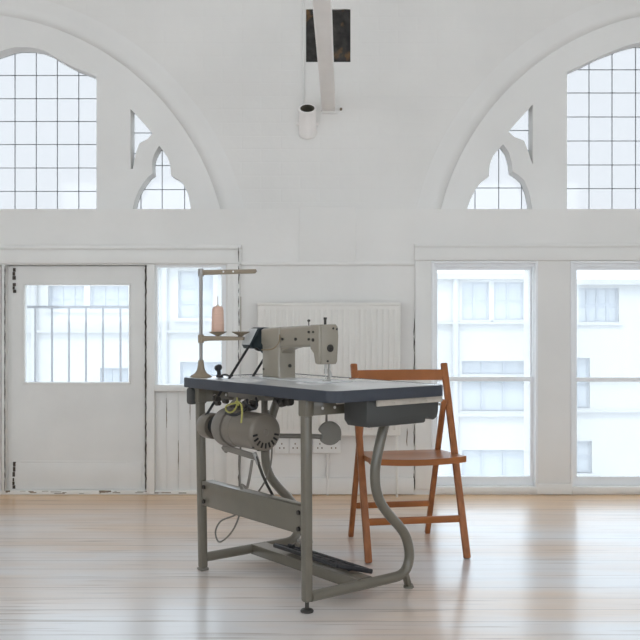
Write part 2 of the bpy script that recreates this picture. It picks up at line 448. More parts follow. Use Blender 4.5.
# ---- tracery slabs with the leaded windows
main_L = [(-57, 210), (-57, 82), (-38, 73), (-20, 63), (-3, 58), (8, 54.5), (15, 53), (28, 53), (39, 54.5), (48, 58), (56, 63), (66, 68.5), (75, 73), (86, 77), (96.5, 81.5), (96.5, 210)]
main_R = [(567, 210), (567, 77), (588, 67.5), (601, 61), (612.5, 56.5), (626, 51.5), (640, 48), (652, 48), (664, 51), (680, 57), (700, 66), (720, 78), (720, 210)]
tri_L = [(134.5, 113.5), (140, 119), (146, 126), (152.3, 133.3), (147.5, 139), (143, 147), (140, 156), (138.3, 163), (137, 172), (134.5, 172)]
tri_R = [(528.3, 109), (528.3, 168), (526.5, 163), (523.5, 154), (519.7, 144.5), (514.5, 137), (508.5, 131.7), (514, 125), (521, 117)]
tre_L = [(136.5, 210), (138.5, 203), (142, 194), (147, 186), (151.5, 180), (156, 176.8), (155.6, 170), (155.9, 163), (158, 157), (162.6, 149.3), (167.4, 157), (170.2, 165), (171.2, 175.6), (176, 178), (181, 181), (185, 187), (188.5, 195), (191, 210)]
tre_R = [(467, 210), (470.5, 199), (476, 188.5), (482, 181), (488.7, 176.4), (489.2, 170), (489.8, 164), (493.5, 155), (499.3, 148), (504.8, 155.5), (507.5, 165), (508.7, 174.7), (514, 178), (519.7, 183), (524.5, 194), (528, 210)]
def to_wall(poly, Y): return [wp(x, y, Y) for x, y in poly]
YG = YT + .11
for side, (cx, cy), shapes, verts_px, horiz in (
        ('left', ARCH[0], [main_L, tri_L, tre_L],
         [[-49, -27.5, -6.3, 15.07, 36.3, 57.4, 78.8], [], [141, 162.2, 184.6]],
         [[75.5, 98.7, 121.5, 144.5, 168, 191.4], [133, 153.5], [165.5, 189.6]]),
        ('right', ARCH[1], [main_R, tri_R, tre_R],
         [[589, 612, 635.5, 659, 682, 705], [], [475, 498.7, 521.5]],
         [[69.8, 93, 117, 141, 165, 188.6], [130.5, 150.5], [164, 188]])):
    R = R_IN + 6
    outer = [(max(min(x, XR - .1), XL + .1), z) for x, z in arc_pts(cx, cy, R, YT, 0)]
    def widen(poly):
        """front outline: jambs and heads seen from inside the room stand further out than the glass edge"""
        xm = (min(p[0] for p in poly) + max(p[0] for p in poly)) / 2; out = []
        for x, y in poly:
            outer_side = (x < xm + .5) if side == 'left' else (x > xm - .5)
            big = max(p[0] for p in poly) - min(p[0] for p in poly) > 100
            nx = 320 + (x - 320) * 1.0214 if outer_side and not big else x
            ny = 320 + (y - 320) * 1.0214 if (outer_side or big) and y < 205 else y
            out.append((nx, min(ny, 209.2)))
        return out
    tr = slab('trim_%d' % (3 if side == 'left' else 4), outer, [to_wall(widen(p), YT) for p in shapes], YT, YT + .12, M['stone'])
    struct(tr, 'white stone tracery inside the %s arch' % side)
    # second, deeper rim of every opening so the reveals read as thick stone
    for k, (poly, vs, hs) in enumerate(zip(shapes, verts_px, horiz)):
        xs = [p[0] for p in poly]; ysp = [p[1] for p in poly]
        win = empty('window_%d' % (dict(left=3, right=6)[side] + k), (*[(wp((min(xs) + max(xs)) / 2, 209, YG)[0]), YG], wp(0, max(ysp), YG)[1]))
        struct(win, 'leaded window in the %s arch' % side)
        off = win.location
        gm = MB(off)
        pad_ = 3
        g = to_wall(widen(poly), YT)
        gm.prism(g, lambda a, b, c: (a, YT + .108 + c, b), .004)
        gm.build('glass', M['glass_lead'], win, smooth=False)
        lm = MB(off)
        def inside_span(poly, axis, v):
            """where a line x=v or y=v crosses the outline"""
            hits = []
            n = len(poly)
            for i in range(n):
                (xa, ya), (xb, yb) = poly[i], poly[(i + 1) % n]
                a, b, ca, cb = (xa, xb, ya, yb) if axis == 'x' else (ya, yb, xa, xb)
                if (a - v) * (b - v) < 0: hits.append(ca + (cb - ca) * (v - a) / (b - a))
            hits.sort(); return hits
        for v in vs:
            h = inside_span(poly, 'x', v)
            for a, b in zip(h[::2], h[1::2]):
                p, q = wp(v, a - 4, YT + .103), wp(v, b + 4, YT + .103)
                lm.bar((p[0], YT + .103, p[1]), (q[0], YT + .103, q[1]), .0046, .006, (0, 1, 0), 0)
        for v in hs:
            h = inside_span(poly, 'y', v)
            for a, b in zip(h[::2], h[1::2]):
                p, q = wp(a - 5, v, YT + .103), wp(b + 5, v, YT + .103)
                lm.bar((p[0], YT + .103, p[1]), (q[0], YT + .103, q[1]), .0046, .006, (0, 1, 0), 0)
        if vs or hs: lm.build('leading', M['lead'], win, smooth=False)

# ---- lower wall: openings for doors and windows
lower_outer = [(XL, 0), (XR, 0), (XR, zs), (XL, zs)]
o_door2 = [(wx(-150), 0.0005), (wx(2), 0.0005), (wx(2), wz(265)), (wx(-150), wz(265))]
o_left = px_rect(5, 265, 226, 494)
o_left = [(wx(5), .0005), (wx(226), .0005), (wx(226), wz(265)), (wx(5), wz(265))]
o_w1 = [(wx(433), .0005), (wx(536.5), .0005), (wx(536.5), wz(261.5)), (wx(433), wz(261.5))]
o_w2 = [(wx(572.5), .0005), (wx(676), .0005), (wx(676), wz(261.5)), (wx(572.5), wz(261.5))]
low = slab('wall_lower', lower_outer, [o_door2, o_left, o_w1, o_w2], 0, .34, M['lower'])
struct(low, 'white painted lower wall with doors and tall windows')
def cracks(x, y0, y1, pieces, w=1.1, Y=-.0005, jitter=.8, name='paint_crack', parent=None, m='crack'):
    mb = MB()
    for (a, b) in pieces:
        n = max(2, int((b - a) / 4)); bm = bmesh.new(); L_, R_ = [], []
        for i in range(n + 1):
            y = a + (b - a) * i / n; c = x + random.uniform(-jitter, jitter) * .5
            ww = w * random.uniform(.45, 1.25) * (0.3 if i in (0, n) else 1)
            p = wp(c - ww / 2, y, Y); q = wp(c + ww / 2, y, Y)
            L_.append((p[0], p[1])); R_.append((q[0], q[1]))
        mb.prism(L_ + R_[::-1], lambda s, t, d: (s, Y - .0012 + d, t), .0015)
    return mb.build(name, M[m], parent or low, smooth=False)
cracks(414.3, 0, 0, [(318, 336), (337, 352), (353, 376), (424, 446), (449, 470), (473, 490)], 1.1)
crk = lambda: cracks(238.8, 0, 0, [(247, 262), (266, 284), (288, 293), (296, 307), (309, 326), (330, 350), (352, 366), (452, 490)], 1.0, Y=-.0365)
cracks(407, 0, 0, [(428, 446)], .9, m='grime')
cracks(345, 0, 0, [(209.6, 210.8)], 5, m='crack')

# trims: architraves, plinths, ledge
def trim(n, boxes, m='wood_white', bev=.004):
    mb = MB()
    for (x0, y0, x1, y1, Y0, Y1) in boxes: px_box(mb, x0, y0, x1, y1, Y0, Y1, bev)
    o = mb.build('trim_%d' % n, M[m]); struct(o); return o
trim(5, [(-160, 246.5, 241, 263.5, -.022, .01), (-160, 244.8, 241.5, 249, -.034, 0)])
t6 = trim(6, [(227.5, 263.5, 240, 492, -.03, .01), (232, 263.5, 239, 492, -.036, -.02)])
crk().parent = t6
trim(7, [(414.8, 244.5, 700, 260.5, -.022, .01), (414.8, 243.5, 700, 247, -.032, 0)])
trim(8, [(415.2, 260.5, 431.5, 489, -.018, .01)])
trim(9, [(241, 261.8, 414.5, 265.2, -.018, .01)], 'lower')
trim(10, [(299.5, 207.5, 356, 262, -.008, .04)], 'lower', .004)
bbm = MB(); px_box(bbm, 241, 478, 414, 494.6, -.018, 0, .004); struct(bbm.build('baseboard_back', M['wood_white']))
bbm = MB(); px_box(bbm, 537, 484, 572, 494.6, -.014, 0, .004); struct(bbm.build('baseboard_right', M['wood_white']))

# ---- doors on the left
def door(n, x0, x1, gx0, gx1):
    d = empty('door_%d' % n, (wx((x0 + x1) / 2), .03, 0.004)); struct(d)
    off = d.location; Y = .03
    leaf = slab('door_leaf', [(wx(x0, Y), .012), (wx(x1, Y), .012), (wx(x1, Y), wz(266.5, Y)), (wx(x0, Y), wz(266.5, Y))], [px_rect(gx0, 285, gx1, 382.5, Y)], Y, Y + .045, M['door_white'], None)
    leaf.data.transform(Matrix.Translation(-off)); leaf.parent = d
    g = MB(off); px_box(g, gx0 - 2, 283, gx1 + 2, 384.5, Y + .026, Y + .030, 0); g.build('glass', M['glass'], d, smooth=False)
    b = MB(off)
    for (a, c, e, f) in ((gx0 - 1.6, 283.3, gx1 + 1.6, 285.2), (gx0 - 1.6, 382.3, gx1 + 1.6, 384.4), (gx0 - 1.6, 285.2, gx0 + .2, 382.3), (gx1 - .2, 285.2, gx1 + 1.6, 382.3)):
        px_box(b, a, c, e, f, Y - .006, Y + .004, .002)
    b.build('glazing_bead', M['wood_white'], d)
    k = MB(off); px_box(k, x0 + 14, 461, x1 - 18, 463.2, Y - .003, Y + .002, .001); px_box(k, x0 + 2, 463, x1 - 3, 489.5, Y - .005, Y + .002, .003); k.build('kick_board', M['door_white'], d)
    return d, off
d1, off1 = door(1, 6.3, 144.8, 24.5, 129)
for (a, b) in ((268, 280), (283, 293), (462, 477), (478, 489)):
    mb = MB(off1)
    for q in range(3):
        yy = a + (b - a) * q / 3
        px_box(mb, 12.6 + random.uniform(-.4, .4), yy, 14.6 + random.uniform(-.6, 1.2), yy + (b - a) / 3 * .93, .0225, .031, .001)
    mb.build('hinge', M['crack'], d1)['label'] = 'dark worn hinge'
d2, off2 = door(2, -148, .8, -130, -19)
# door lining strips and the grimy threshold
t12 = trim(12, [(1.6, 265, 5.2, 494, -.012, .12)], 'door_white', .002)
cracks(4.9, 0, 0, [(266, 491)], 1.0, Y=-.0122, jitter=.3, parent=t12)
trim(13, [(146.6, 264, 154.5, 494, -.012, .12)], 'wood_white')
cracks(145.8, 0, 0, [(266, 300), (301, 352), (353, 398), (400, 440), (441, 491)], 1.2, Y=.024, jitter=1.2, parent=d1).location = -off1
ds = MB(); px_box(ds, 142, 262, 149, 494, .082, .14, 0); px_box(ds, 1, 262, 9, 494, .082, .14, 0); px_box(ds, -150, 489, 150, 494.6, .082, .14, 0); px_box(ds, -150, 262, 150, 269, .082, .14, 0); struct(ds.build('trim_16', M['door_white']))
th = MB(); px_box(th, -150, 490.6, 226, 494.6, -.004, .1, .002); struct(th.build('trim_14', M['wood_white']))
gr = MB()
for i in range(24):
    a = random.uniform(2, 200); w = random.uniform(2, 11)
    gy = 491 + random.uniform(0, 2.2)
    px_box(gr, a, gy, a + w, gy + random.uniform(.3, .9), -.0062, 0, .001)
for a, b in ((99, 111), (2, 10)): px_box(gr, a, 490.6, b, 492.2, -.0066, 0, .002)
g_ = gr.build('flaked_paint', M['grime'], low)

# ---- narrow window and boarded panel beside the door
nw = empty('window_9', (wx(190), .02, wz(392, .02))); struct(nw); off = nw.location
slab_o = slab('window_frame', px_rect(154.5, 265, 226, 391, .02), [px_rect(157.5, 267.5, 221.5, 384.5, .02)], .02, .07, M['sash']); slab_o.data.transform(Matrix.Translation(-off)); slab_o.parent = nw
g = MB(off); px_box(g, 156, 266, 223, 386, .045, .049, 0); g.build('glass', M['glass'], nw, smooth=False)
g = MB(off); px_box(g, 154.5, 385, 226.5, 391.5, -.014, .04, .004); g.build('window_sill', M['wood_white'], nw)
pn = MB()
xsb = [154.8, 166.5, 178.3, 190, 201.8, 213.6, 226]
for a, b in zip(xsb[:-1], xsb[1:]): px_box(pn, a + .02, 391.5, b - .02, 491, .02, .04, .0014)
px_box(pn, 154.8, 391, 226, 491, .034, .05, 0)
struct(pn.build('trim_15', M['door_white']))
def slit(x, y0, y1): 
    o = cracks(x, 0, 0, [(y0, y1)], .7, Y=.0195, jitter=.2, m='grime')
slit(166.6, 398, 428); slit(178.4, 440, 470); slit(190.1, 400, 420)

# ---- tall sash windows on the right
def sash_window(n, x0, x1, mid):
    w = empty('window_%d' % n, (wx((x0 + x1) / 2), .05, 0.004)); struct(w); off = w.location; Y = .03
    fr = slab('window_frame', [(wx(x0, Y), .006), (wx(x1, Y), .006), (wx(x1, Y), wz(262.5, Y)), (wx(x0, Y), wz(262.5, Y))], [px_rect(x0 + 3, 266.5, x1 - 3, 487, Y)], Y, Y + .10, M['sash'])
    fr.data.transform(Matrix.Translation(-off)); fr.parent = w
    for nm, (a, b) in (('upper_sash', (266.5, mid + 2)), ('lower_sash', (mid - 2, 487))):
        Ys = .075 if nm == 'upper_sash' else .048
        inner = px_rect(x0 + 4.3, 270 if nm == 'upper_sash' else mid + 2.2, x1 - 6.2, mid - 1.8 if nm == 'upper_sash' else 476.5, Ys)
        s = slab(nm, px_rect(x0 + 2.6, a, x1 - 2.6, b, Ys), [inner], Ys, Ys + .026, M['sash']); s.data.transform(Matrix.Translation(-off)); s.parent = w
        g = MB(off); (xa, za), (xb, zb) = inner[0], inner[2]; g.box(xa - .01, xb + .01, Ys + .011, Ys + .015, za - .01, zb + .01); g.build('glass', M['glass'], s, smooth=False)
        s.children[0].matrix_parent_inverse.identity()
    b = MB(off); px_box(b, x0 - .5, 487, x1 + .5, 493, -.014, .06, .004); px_box(b, x0, 492, x1, 494.6, -.004, .06, .002); b.build('window_sill', M['wood_white'], w)
    r = MB(off); px_box(r, x0 - 1.6, 260.8, x1 + 1.6, 263.2, -.01, .04, .003); px_box(r, x0 - 1.6, 262, x0 + .8, 488, -.01, .04, .003); px_box(r, x1 - .8, 262, x1 + 1.6, 488, -.01, .04, .003); r.build('staff_bead', M['sash'], w)
sash_window(1, 433, 536.5, 379)
sash_window(2, 572.5, 676, 379.5)

# ---- things fixed to the wall
rad = empty('radiator', (wx(329), -.075, wz(436))); off = rad.location
m_ = MB(off); px_box(m_, 257.5, 303.5, 400.5, 436, -.10, -.06, .008)
n_r = 24
for i in range(n_r):
    x = 261 + (398 - 261) * (i + .5) / n_r
    px_box(m_, x - 1.3, 309, x + 1.3, 430, -.1065, -.095, .0025)
m_.build('radiator_panel', M['panel_cream'], rad)
m_ = MB(off); px_box(m_, 257, 302.6, 401, 305.5, -.104, -.02, .003); m_.build('top_grille', M['panel_cream'], rad)
for x in (275, 384):
    m_ = MB(off); px_box(m_, x - 4, 320, x + 4, 420, -.061, -.002, .002); m_.build('wall_bracket', M['panel_cream'], rad)
tag(rad, 'wide cream ribbed panel radiator on the wall behind the sewing machine', 'radiator')
m_ = MB(off); a = wp(397, 436, -.08); m_.tube([(a[0], -.08, a[1] + .02), (a[0], -.08, a[1] - .05), (a[0], -.08, .0)], .0075, 10, 0); m_.build('feed_pipe', M['panel_cream'], rad)

def sock(x0, x1, y0, y1, n, label, conduit=None):
    root = empty('wall_socket', (wx((x0 + x1) / 2), 0, wz(y1))); off = root.location
    m_ = MB(off); px_box(m_, x0, y0, x1, y1, -.03, 0, .004); m_.build('socket_plate', M['socket'], root)
    for k in range(n):
        cx = x0 + (x1 - x0) * (k + .5) / n
        h = MB(off)
        for dx, dy in ((0, -2.2), (-2.1, 2), (2.1, 2)): px_box(h, cx + dx - .6, 446 + dy - .8, cx + dx + .6, 446 + dy + .8, -.0306, -.028, 0)
        build_each(h, 'pin_hole', M['grime'], root)
        s = MB(off); px_box(s, cx + (4 if n > 1 else 3.6), 441, cx + (5.6 if n > 1 else 5.2), 444.4, -.0335, -.029, .001); s.build('switch', M['socket'], root)
    if conduit:
        c = MB(off); a = wp(conduit, y1, -.012); c.tube([(a[0], -.012, a[1] + .002), (a[0], -.012, .03), (a[0], -.012, .0)], .009, 10, 0); c.build('conduit', M['socket'], root)
    tag(root, label, 'socket', 'sockets below the radiator')
sock(262, 274.2, 438, 453.5, 1, 'small white wall socket half hidden behind the motor')
sock(274.6, 289, 438, 453.5, 1, 'white single wall socket just right of the motor')
sock(289.4, 312.5, 438, 453.5, 2, 'white double wall socket partly hidden behind the upright front table leg')
sock(313, 340.5, 438, 453.5, 2, 'white double wall socket below the round knee pad', 327.5)

# dark timber end in its wall pocket
pk = empty('timber_end', (wx(328, .1), .12, wz(62, .12))); off = pk.location
m_ = MB(off); px_box(m_, 304.5, 7.5, 352, 63.5, YU + .012, .3, .004, ref=YU)
bmesh.ops.subdivide_edges(m_.bm, edges=m_.bm.edges[:], cuts=6, use_grid_fill=True)
for v in m_.bm.verts:
    if v.co.y < .15: v.co.y += random.uniform(-.006, .012)
m_.build('timber_block', M['char'], pk)
tag(pk, 'square charred dark timber end set in the upper wall behind the white beam', 'timber')

# white tie beam running from the wall towards the viewer
bm_root = empty('tie_beam', (wx(329), 0, wz(113))); off = bm_root.location
xc0, zc0 = wx(328.8, 0), wz(103.5, 0)
m_ = MB(off)
y1_ = -3.6
m_.bar((xc0, YU + .04, wz(110) + .039), (xc0 - .0257 * 3.6, y1_, wz(110) + .039 + .029 * 3.6), .078, .078, (0, 0, 1), .012)
m_.build('beam', M['beam'], bm_root)
m_ = MB(off)
px_box(m_, 321.3, 108.5, 337.4, 113.5, YU - .014, YU + .01, .004)
m_.build('bearing_block', M['upper'], bm_root)
for x in (322.5, 341):
    m_ = MB(off); p = wp(x, 110.5 - (x - 322) * .1, YU - .02); m_.cyl((p[0], YU - .012, p[1]), (p[0], YU + .02, p[1]), .008, seg=10); m_.build('bolt', M['grime'], bm_root)
tag(bm_root, 'slim white painted tie beam running out from the upper wall overhead', 'beam')

pp = empty('pipe_stub', (wx(307.5), YU, wz(128))); off = pp.location
ax = Vector((.0, -.68, .73)).normalized()
base = Vector((wx(307.5, 0), YU + .045 - .03, wz(132, 0)))
m_ = MB(off); R0 = .052
Lp = .175
m_.lathe([(R0, 0), (R0 * 1.03, .02), (R0, .03), (R0 * .97, Lp - .02), (R0 * 1.02, Lp - .004), (R0 * .96, Lp), (R0 * .80, Lp - .002), (R0 * .78, Lp - .06)], base, ax, 32)
m_.build('pipe_wall', M['beam'], pp)
m_ = MB(off); m_.lathe([(R0 * .775, Lp - .06), (R0 * .775, Lp - .001), (R0 * .74, Lp - .001), (R0 * .74, Lp - .058), (.001, Lp - .058)], base, ax, 24); m_.build('pipe_inside', M['hole'], pp)
m_ = MB(off)
for sx in (-1, 1):
    p = base + ax * .07 + Vector((sx * R0 * .97, 0, 0)); m_.cyl(p, p + Vector((sx * .014, 0, 0)), .009, seg=10)
build_each(m_, 'side_lug', M['beam'], pp)
m_ = MB(off); a = wp(303.5, 106, YU); b = wp(303.2, -60, YU); m_.tube([(a[0], YU - .007, a[1] - .03), (b[0], YU - .007, b[1])], .006, 8, 0); m_.build('conduit', M['stone'], pp)
tag(pp, 'short open-topped white pipe tilted out from the upper wall below the beam', 'pipe')

# ================================================================== OUTSIDE
gm = MB(); gm.box(-60, 60, .6, 80, -9.2, -9.0); struct(gm.build('ground', M['street'], smooth=False))
BY = 27.0
def bp_(x, y, Y=BY): return wp(x, y, Y)
def building(x0, x1, ytop, wins, label, name='building', Y=BY, pipes=(), bands=()):
    a = bp_(x0, ytop, Y); b = bp_(x1, 640, Y)
    root = empty(name, ((a[0] + b[0]) / 2, Y, -9.0)); off = root.location
    holes = [px_rect(w[0], w[1], w[2], w[3], Y) for w in wins]
    s = slab('wall', [(a[0], -9.0), (b[0], -9.0), (b[0], a[1]), (a[0], a[1])], holes, Y, Y + .4, M['facade']); s.data.transform(Matrix.Translation(-off)); s.parent = root
    m_ = MB(off); m_.box(a[0], b[0], Y + .4, Y + 8, -9.0, a[1] - .1); m_.build('body', M['facade'], root, smooth=False)
    for w in wins:
        (xa, za), (xb, zb) = bp_(w[0], w[3], Y), bp_(w[2], w[1], Y)
        nx, nz = w[4], w[5]
        f = MB(off); t = .055
        for i in range(nx + 1):
            x = xa + (xb - xa) * i / nx; f.box(x - t, x + t, Y + .16, Y + .26, za, zb)
        for j in range(nz + 1):
            z = za + (zb - za) * j / nz; f.box(xa, xb, Y + .165, Y + .255, z - t, z + t)
        fo = f.build('window', M['facade_frame'], root, smooth=False)
        p = MB(off); p.box(xa, xb, Y + .22, Y + .24, za, zb); p.build('pane', M['facade_glass'], fo, smooth=False)
        q = MB(off); q.box(xa - .12, xb + .12, Y - .10, Y + .2, za - .12, za); q.build('sill', M['facade_sill'], fo, smooth=False)
    for (px0, py0, py1) in pipes:
        u = bp_(px0, py0, Y); v = bp_(px0, py1, Y)
        m_ = MB(off); m_.cyl((u[0], Y - .12, u[1]), (v[0], Y - .12, v[1]), .11, seg=12); m_.build('drain_pipe', M['facade_sill'], root)
    for (px0, py0, px1, py1) in bands:
        u = bp_(px0, py0, Y); v = bp_(px1, py1, Y)
        m_ = MB(off); m_.box(u[0], v[0], Y - .18, Y, v[1], u[1]); m_.build('string_course', M['facade_sill'], root, smooth=False)
    m_ = MB(off); m_.box(a[0] - .1, b[0] + .1, Y - .3, Y + .3, a[1] - .15, a[1] + .06); m_.build('gutter', M['facade_sill'], root, smooth=False)
    tag(root, label, 'building'); return root
building(-60, 232, 262, [(48, 286, 84, 309, 3, 2), (90, 286, 128, 309, 3, 2), (178, 271, 213, 318, 2, 3), (180, 362, 224, 386, 3, 1), (100, 368, 128, 392, 3, 1), (-40, 288, 10, 312, 3, 2), (40, 452, 90, 480, 3, 2), (178, 450, 220, 478, 2, 2)],
         'pale rendered building seen through the glazed door and the narrow window', pipes=((35, 262, 640), (165, 262, 640)), bands=((-60, 330, 232, 332.5), (-60, 418, 232, 420)))
building(380, 535, 275, [(462, 282, 489, 320, 2, 2), (494, 282, 524, 320, 2, 2), (462, 361, 527, 374, 3, 1), (462, 380, 527, 411, 3, 1), (462, 450, 527, 485, 3, 1), (400, 362, 436, 410, 2, 2)],
         'pale rendered building with a drain pipe seen through the window behind the chair', pipes=((455, 278, 640),), bands=((380, 322, 535, 324), (380, 413, 535, 416)))
building(556, 760, 281, [(579, 288, 619, 322, 4, 2), (577, 358, 590, 408, 1, 2), (577, 441, 592, 473, 1, 2), (660, 290, 720, 322, 4, 2), (660, 360, 720, 408, 4, 2)],
         'pale rendered building seen through the rightmost tall window', Y=BY + 3, bands=((556, 410, 760, 412),))
rl = empty('balcony_railing', (wx(78, .8), .8, -.2)); off = rl.location
def rp(x, y): return wp(x, y, .8)
a, b = rp(-8, 306.5), rp(152, 306.5)
m_ = MB(off); m_.box(a[0], b[0], .785, .815, a[1] - .012, a[1] + .006, .003); m_.build('top_rail', M['rail'], rl)
for x in (2, 18.5, 35.3, 52, 69, 86, 103, 120.5, 138):
    p = rp(x, 307); m_ = MB(off); m_.cyl((p[0], .8, -.15), (p[0], .8, p[1]), .0075, seg=10); m_.build('baluster', M['rail'], rl)
m_ = MB(off); m_.box(a[0], b[0], .79, .81, -.17, -.15); m_.build('bottom_rail', M['rail'], rl)
tag(rl, 'thin grey metal railing outside the glazed door on the left', 'railing')
bl = MB(); bl.box(a[0] - .1, b[0] + .1, .34, .86, -.3, -.16); struct(bl.build('balcony_slab', M['street'], smooth=False))

# ================================================================== SEWING TABLE
ADIR = Vector((-.618, .786)); BDIR = Vector((.786, .618))
N0 = Vector((.0366, 3.100 - DIST))
ROT = math.atan2(-ADIR.y, -ADIR.x)         # local x runs along -a, local y along b
def T(u, s, z=0.0): return Vector((-u, s, z))       # local table coordinates
def tw(u, s, z=0.0):
    p = N0 + ADIR * u + BDIR * s
    return Vector((p.x, p.y, z))
def table_thing(name, u, s, z):
    return empty(name, tw(u, s, z), ROT), T(u, s, z)
TL, TW, TZ, TH = .985, .532, .784, .039
UF, SF = .190, .045          # front leg
UB = UF + .699               # left leg
table, toff = table_thing('sewing_table', .5, .27, 0)

def rrect(u0, u1, s0, s1, r, n=6):
    pts = []
    for cx, cy, a0 in ((u1 - r, s1 - r, 0), (u0 + r, s1 - r, 90), (u0 + r, s0 + r, 180), (u1 - r, s0 + r, 270)):
        for i in range(n + 1):
            a = math.radians(a0 + 90 * i / n); pts.append((cx + r * math.cos(a), cy + r * math.sin(a)))
    return pts
fr_ = lambda z0: (lambda a, b, c: (-a, b, z0 + c))
top = MB(toff); top.prism(rrect(-.014, TL - .004, -.003, TW - .004, .042), fr_(TZ - TH + .001), TH - .001, .002)
tp = top.build('tabletop', M['laminate'], table)
ed = MB(toff)
o_ = rrect(-.018, TL, -.007, TW, .045); i_ = rrect(-.012, TL - .006, -.001, TW - .006, .040)
bm2 = ed.bm; vs_ = []
for pts, z in ((o_, TZ - TH), (o_, TZ - .003), (rrect(-.016, TL - .002, -.005, TW - .002, .044), TZ), (i_, TZ + .0006), (i_, TZ - TH), (o_, TZ - TH)):
    vs_.append([bm2.verts.new((-p[0], p[1], z)) for p in pts])
for A, B in zip(vs_[:-1], vs_[1:]):
    for j in range(len(A)): bm2.faces.new((A[j], A[(j + 1) % len(A)], B[(j + 1) % len(A)], B[j]))
bmesh.ops.remove_doubles(bm2, verts=bm2.verts, dist=1e-6); bmesh.ops.recalc_face_normals(bm2, faces=bm2.faces)
ed.build('edge_band', M['edge_dark'], tp)['label'] = 'dark slate edge band'

def lean(u, z):
    """both frames lean slightly: the tops stand further from the front end than the feet"""
    return u + (.024 if u > .5 else .005) * z / .74
def s_leg(u):
    """bent tube: top bracket, S curve, then along the floor to the upright leg"""
    P = [(.425, .742), (.392, .68), (.361, .610), (.338, .54), (.3215, .4736), (.3205, .42), (.329, .378), (.350, .335), (.395, .283), (.440, .240), (.474, .195), (.4905, .145), (.4905, .105), (.475, .072), (.443, .054), (.38, .051), (.25, .051), (.12, .051), (.015, .051)]
    return [T(lean(u, p[1]), SF + p[0] - .0, p[1]) for p in P]
for u, nm in ((UF, 'front'), (UB, 'rear')):
    lm = MB(toff)
    zl = .035 if nm == 'front' else .008
    lm.bar(T(lean(u, zl), SF, zl), T(lean(u, .745), SF, .745), .034, .034, (0, 1, 0), .010)
    leg = lm.build('upright_leg', M['frame_green'], table)
    sl = MB(toff); ut = lean(u, .71)
    sl.box(-ut - .021, -ut + .021, SF - .021, SF + .021, TZ - TH - .062, TZ - TH + .0, .006); sl.build('leg_socket', M['frame_green'], leg)
    ft = MB(toff)
    if nm == 'front':
        ft.lathe([(.022, 0), (.024, .004), (.020, .010), (.009, .014), (.007, .016), (.007, .04)], T(u, SF, 0), seg=20)
        ft.build('levelling_foot', M['bolt'], leg)
    else:
        ft.box(-u - .0185, -u + .0185, SF - .0185, SF + .0185, 0, .012, .004); ft.build('foot_cap', M['motor_dark'], leg)
    tb = MB(toff); tb.tube(s_leg(u), .0190, 14, 6)
    bt_ = tb.build('bent_leg', M['frame_green'], table)
    ft = MB(toff); ft.bar(T(u, SF + .468, .06), T(u, SF + .487, .006), .028, .018, (0, 1, 0), .004); ft.cyl(T(u, SF + .488, 0), T(u, SF + .486, .010), .021, .018, seg=18)
    ft.build('floor_foot', M['frame_green'], bt_)
    cb = MB(toff)
    z0 = TZ - TH
    cb.box(-ut - .004 + .012, -ut + .004 + .012, SF + .0, SF + .45, z0 - .060, z0, .001)
    cb.box(-ut - .024, -ut + .016, SF, SF + .45, z0 - .006, z0 - .0005, .001)
    cbo = cb.build('top_bracket', M['frame_green'], table)
    hl = MB(toff)
    for s in (.060, .115, .40):
        hl.cyl(T(ut - .0155, SF + s, z0 - .036), T(ut - .0175, SF + s, z0 - .036), .0055, seg=14)
    for h_ in build_each(hl, 'bolt_head', M['socket'], cbo): h_['label'] = 'pale bolt head'
br = MB(toff)
zb0, zb1 = .268, .368
br.box(-UB + .012, -UF - .012, SF - .012, SF + -.008, zb0, zb1, .0015)
br.box(-UB + .019, -UF - .019, SF - .012, SF + .034, zb1 - .004, zb1, .0015)
br.box(-UB + .019, -UF - .019, SF - .012, SF + .018, zb0, zb0 + .004, .0015)
bro = br.build('cross_panel', M['frame_green'], table)
for u in (UB - .030, UF + .030):
    for z in (zb0 + .018, zb1 - .024):
        b = MB(toff); b.cyl(T(u, SF - .011, z), T(u, SF - .019, z), .0085, seg=8); b.build('bolt', M['bolt'], bro)
# low cross channel and the cast treadle
ch = MB(toff); ch.box(-UB, -UF, SF + .235, SF + .305, .030, .034, .001); ch.box(-UB, -UF, SF + .235, SF + .239, .030, .072, .001); ch.box(-UB, -UF, SF + .301, SF + .305, .030, .072, .001); ch.box(-UB + .01, -UF - .01, SF + .236, SF + .304, .068, .072, .001)
ch.build('cross_channel', M['frame_green'], table)
tr_ = empty('treadle_pedal', (0, 0, 0)); tr_.parent = table
tr_.location = T(.40, .315, .092) - toff
tilt = Matrix.Rotation(math.radians(-16), 4, 'X')
def tt(u, s): # pedal plane, tilted about the long axis
    v = tilt @ Vector((-(u - .40), s - .315, 0)); return v
pd = MB()
U0, U1, S0, S1 = .275, .68, .250, .425
for s in (S0, S1): pd.bar(tt(U0, s), tt(U1, s), .014, .015, (0, 0, 1), .004)
for u in (U0, U1): pd.bar(tt(u, S0), tt(u, S1), .014, .018, (0, 0, 1), .004)
for i in range(1, 6):
    u = U0 + (U1 - U0) * i / 6; pd.bar(tt(u, S0), tt(u, S1), .009, .010, (0, 0, 1), .002)
for s in (.335,): pd.bar(tt(U0, s), tt(U1, s), .012, .011, (0, 0, 1), .002)
pd.build('pedal_grating', M['black_iron'], tr_)
pv = MB()
for u in (.29, .665):
    pv.box(-(u - .40) - .006, -(u - .40) + .006, .0, .026, -.016, .012, .003); pv.cyl((-(u - .40) - .014, .012, .005), (-(u - .40) + .014, .012, .005), .009, seg=12)
build_each(pv, 'pedal_pivot', M['black_iron'], tr_)
rk = MB(); rk.bar(tt(.63, .36), tt(.63, .36) + Vector((0, .0, .05)), .022, .012, (0, 1, 0), .003); rk.cyl(tt(.60, .36) + Vector((0, 0, .038)), tt(.66, .36) + Vector((0, 0, .038)), .007, seg=10)
rk.build('pedal_link', M['steel'], tr_)
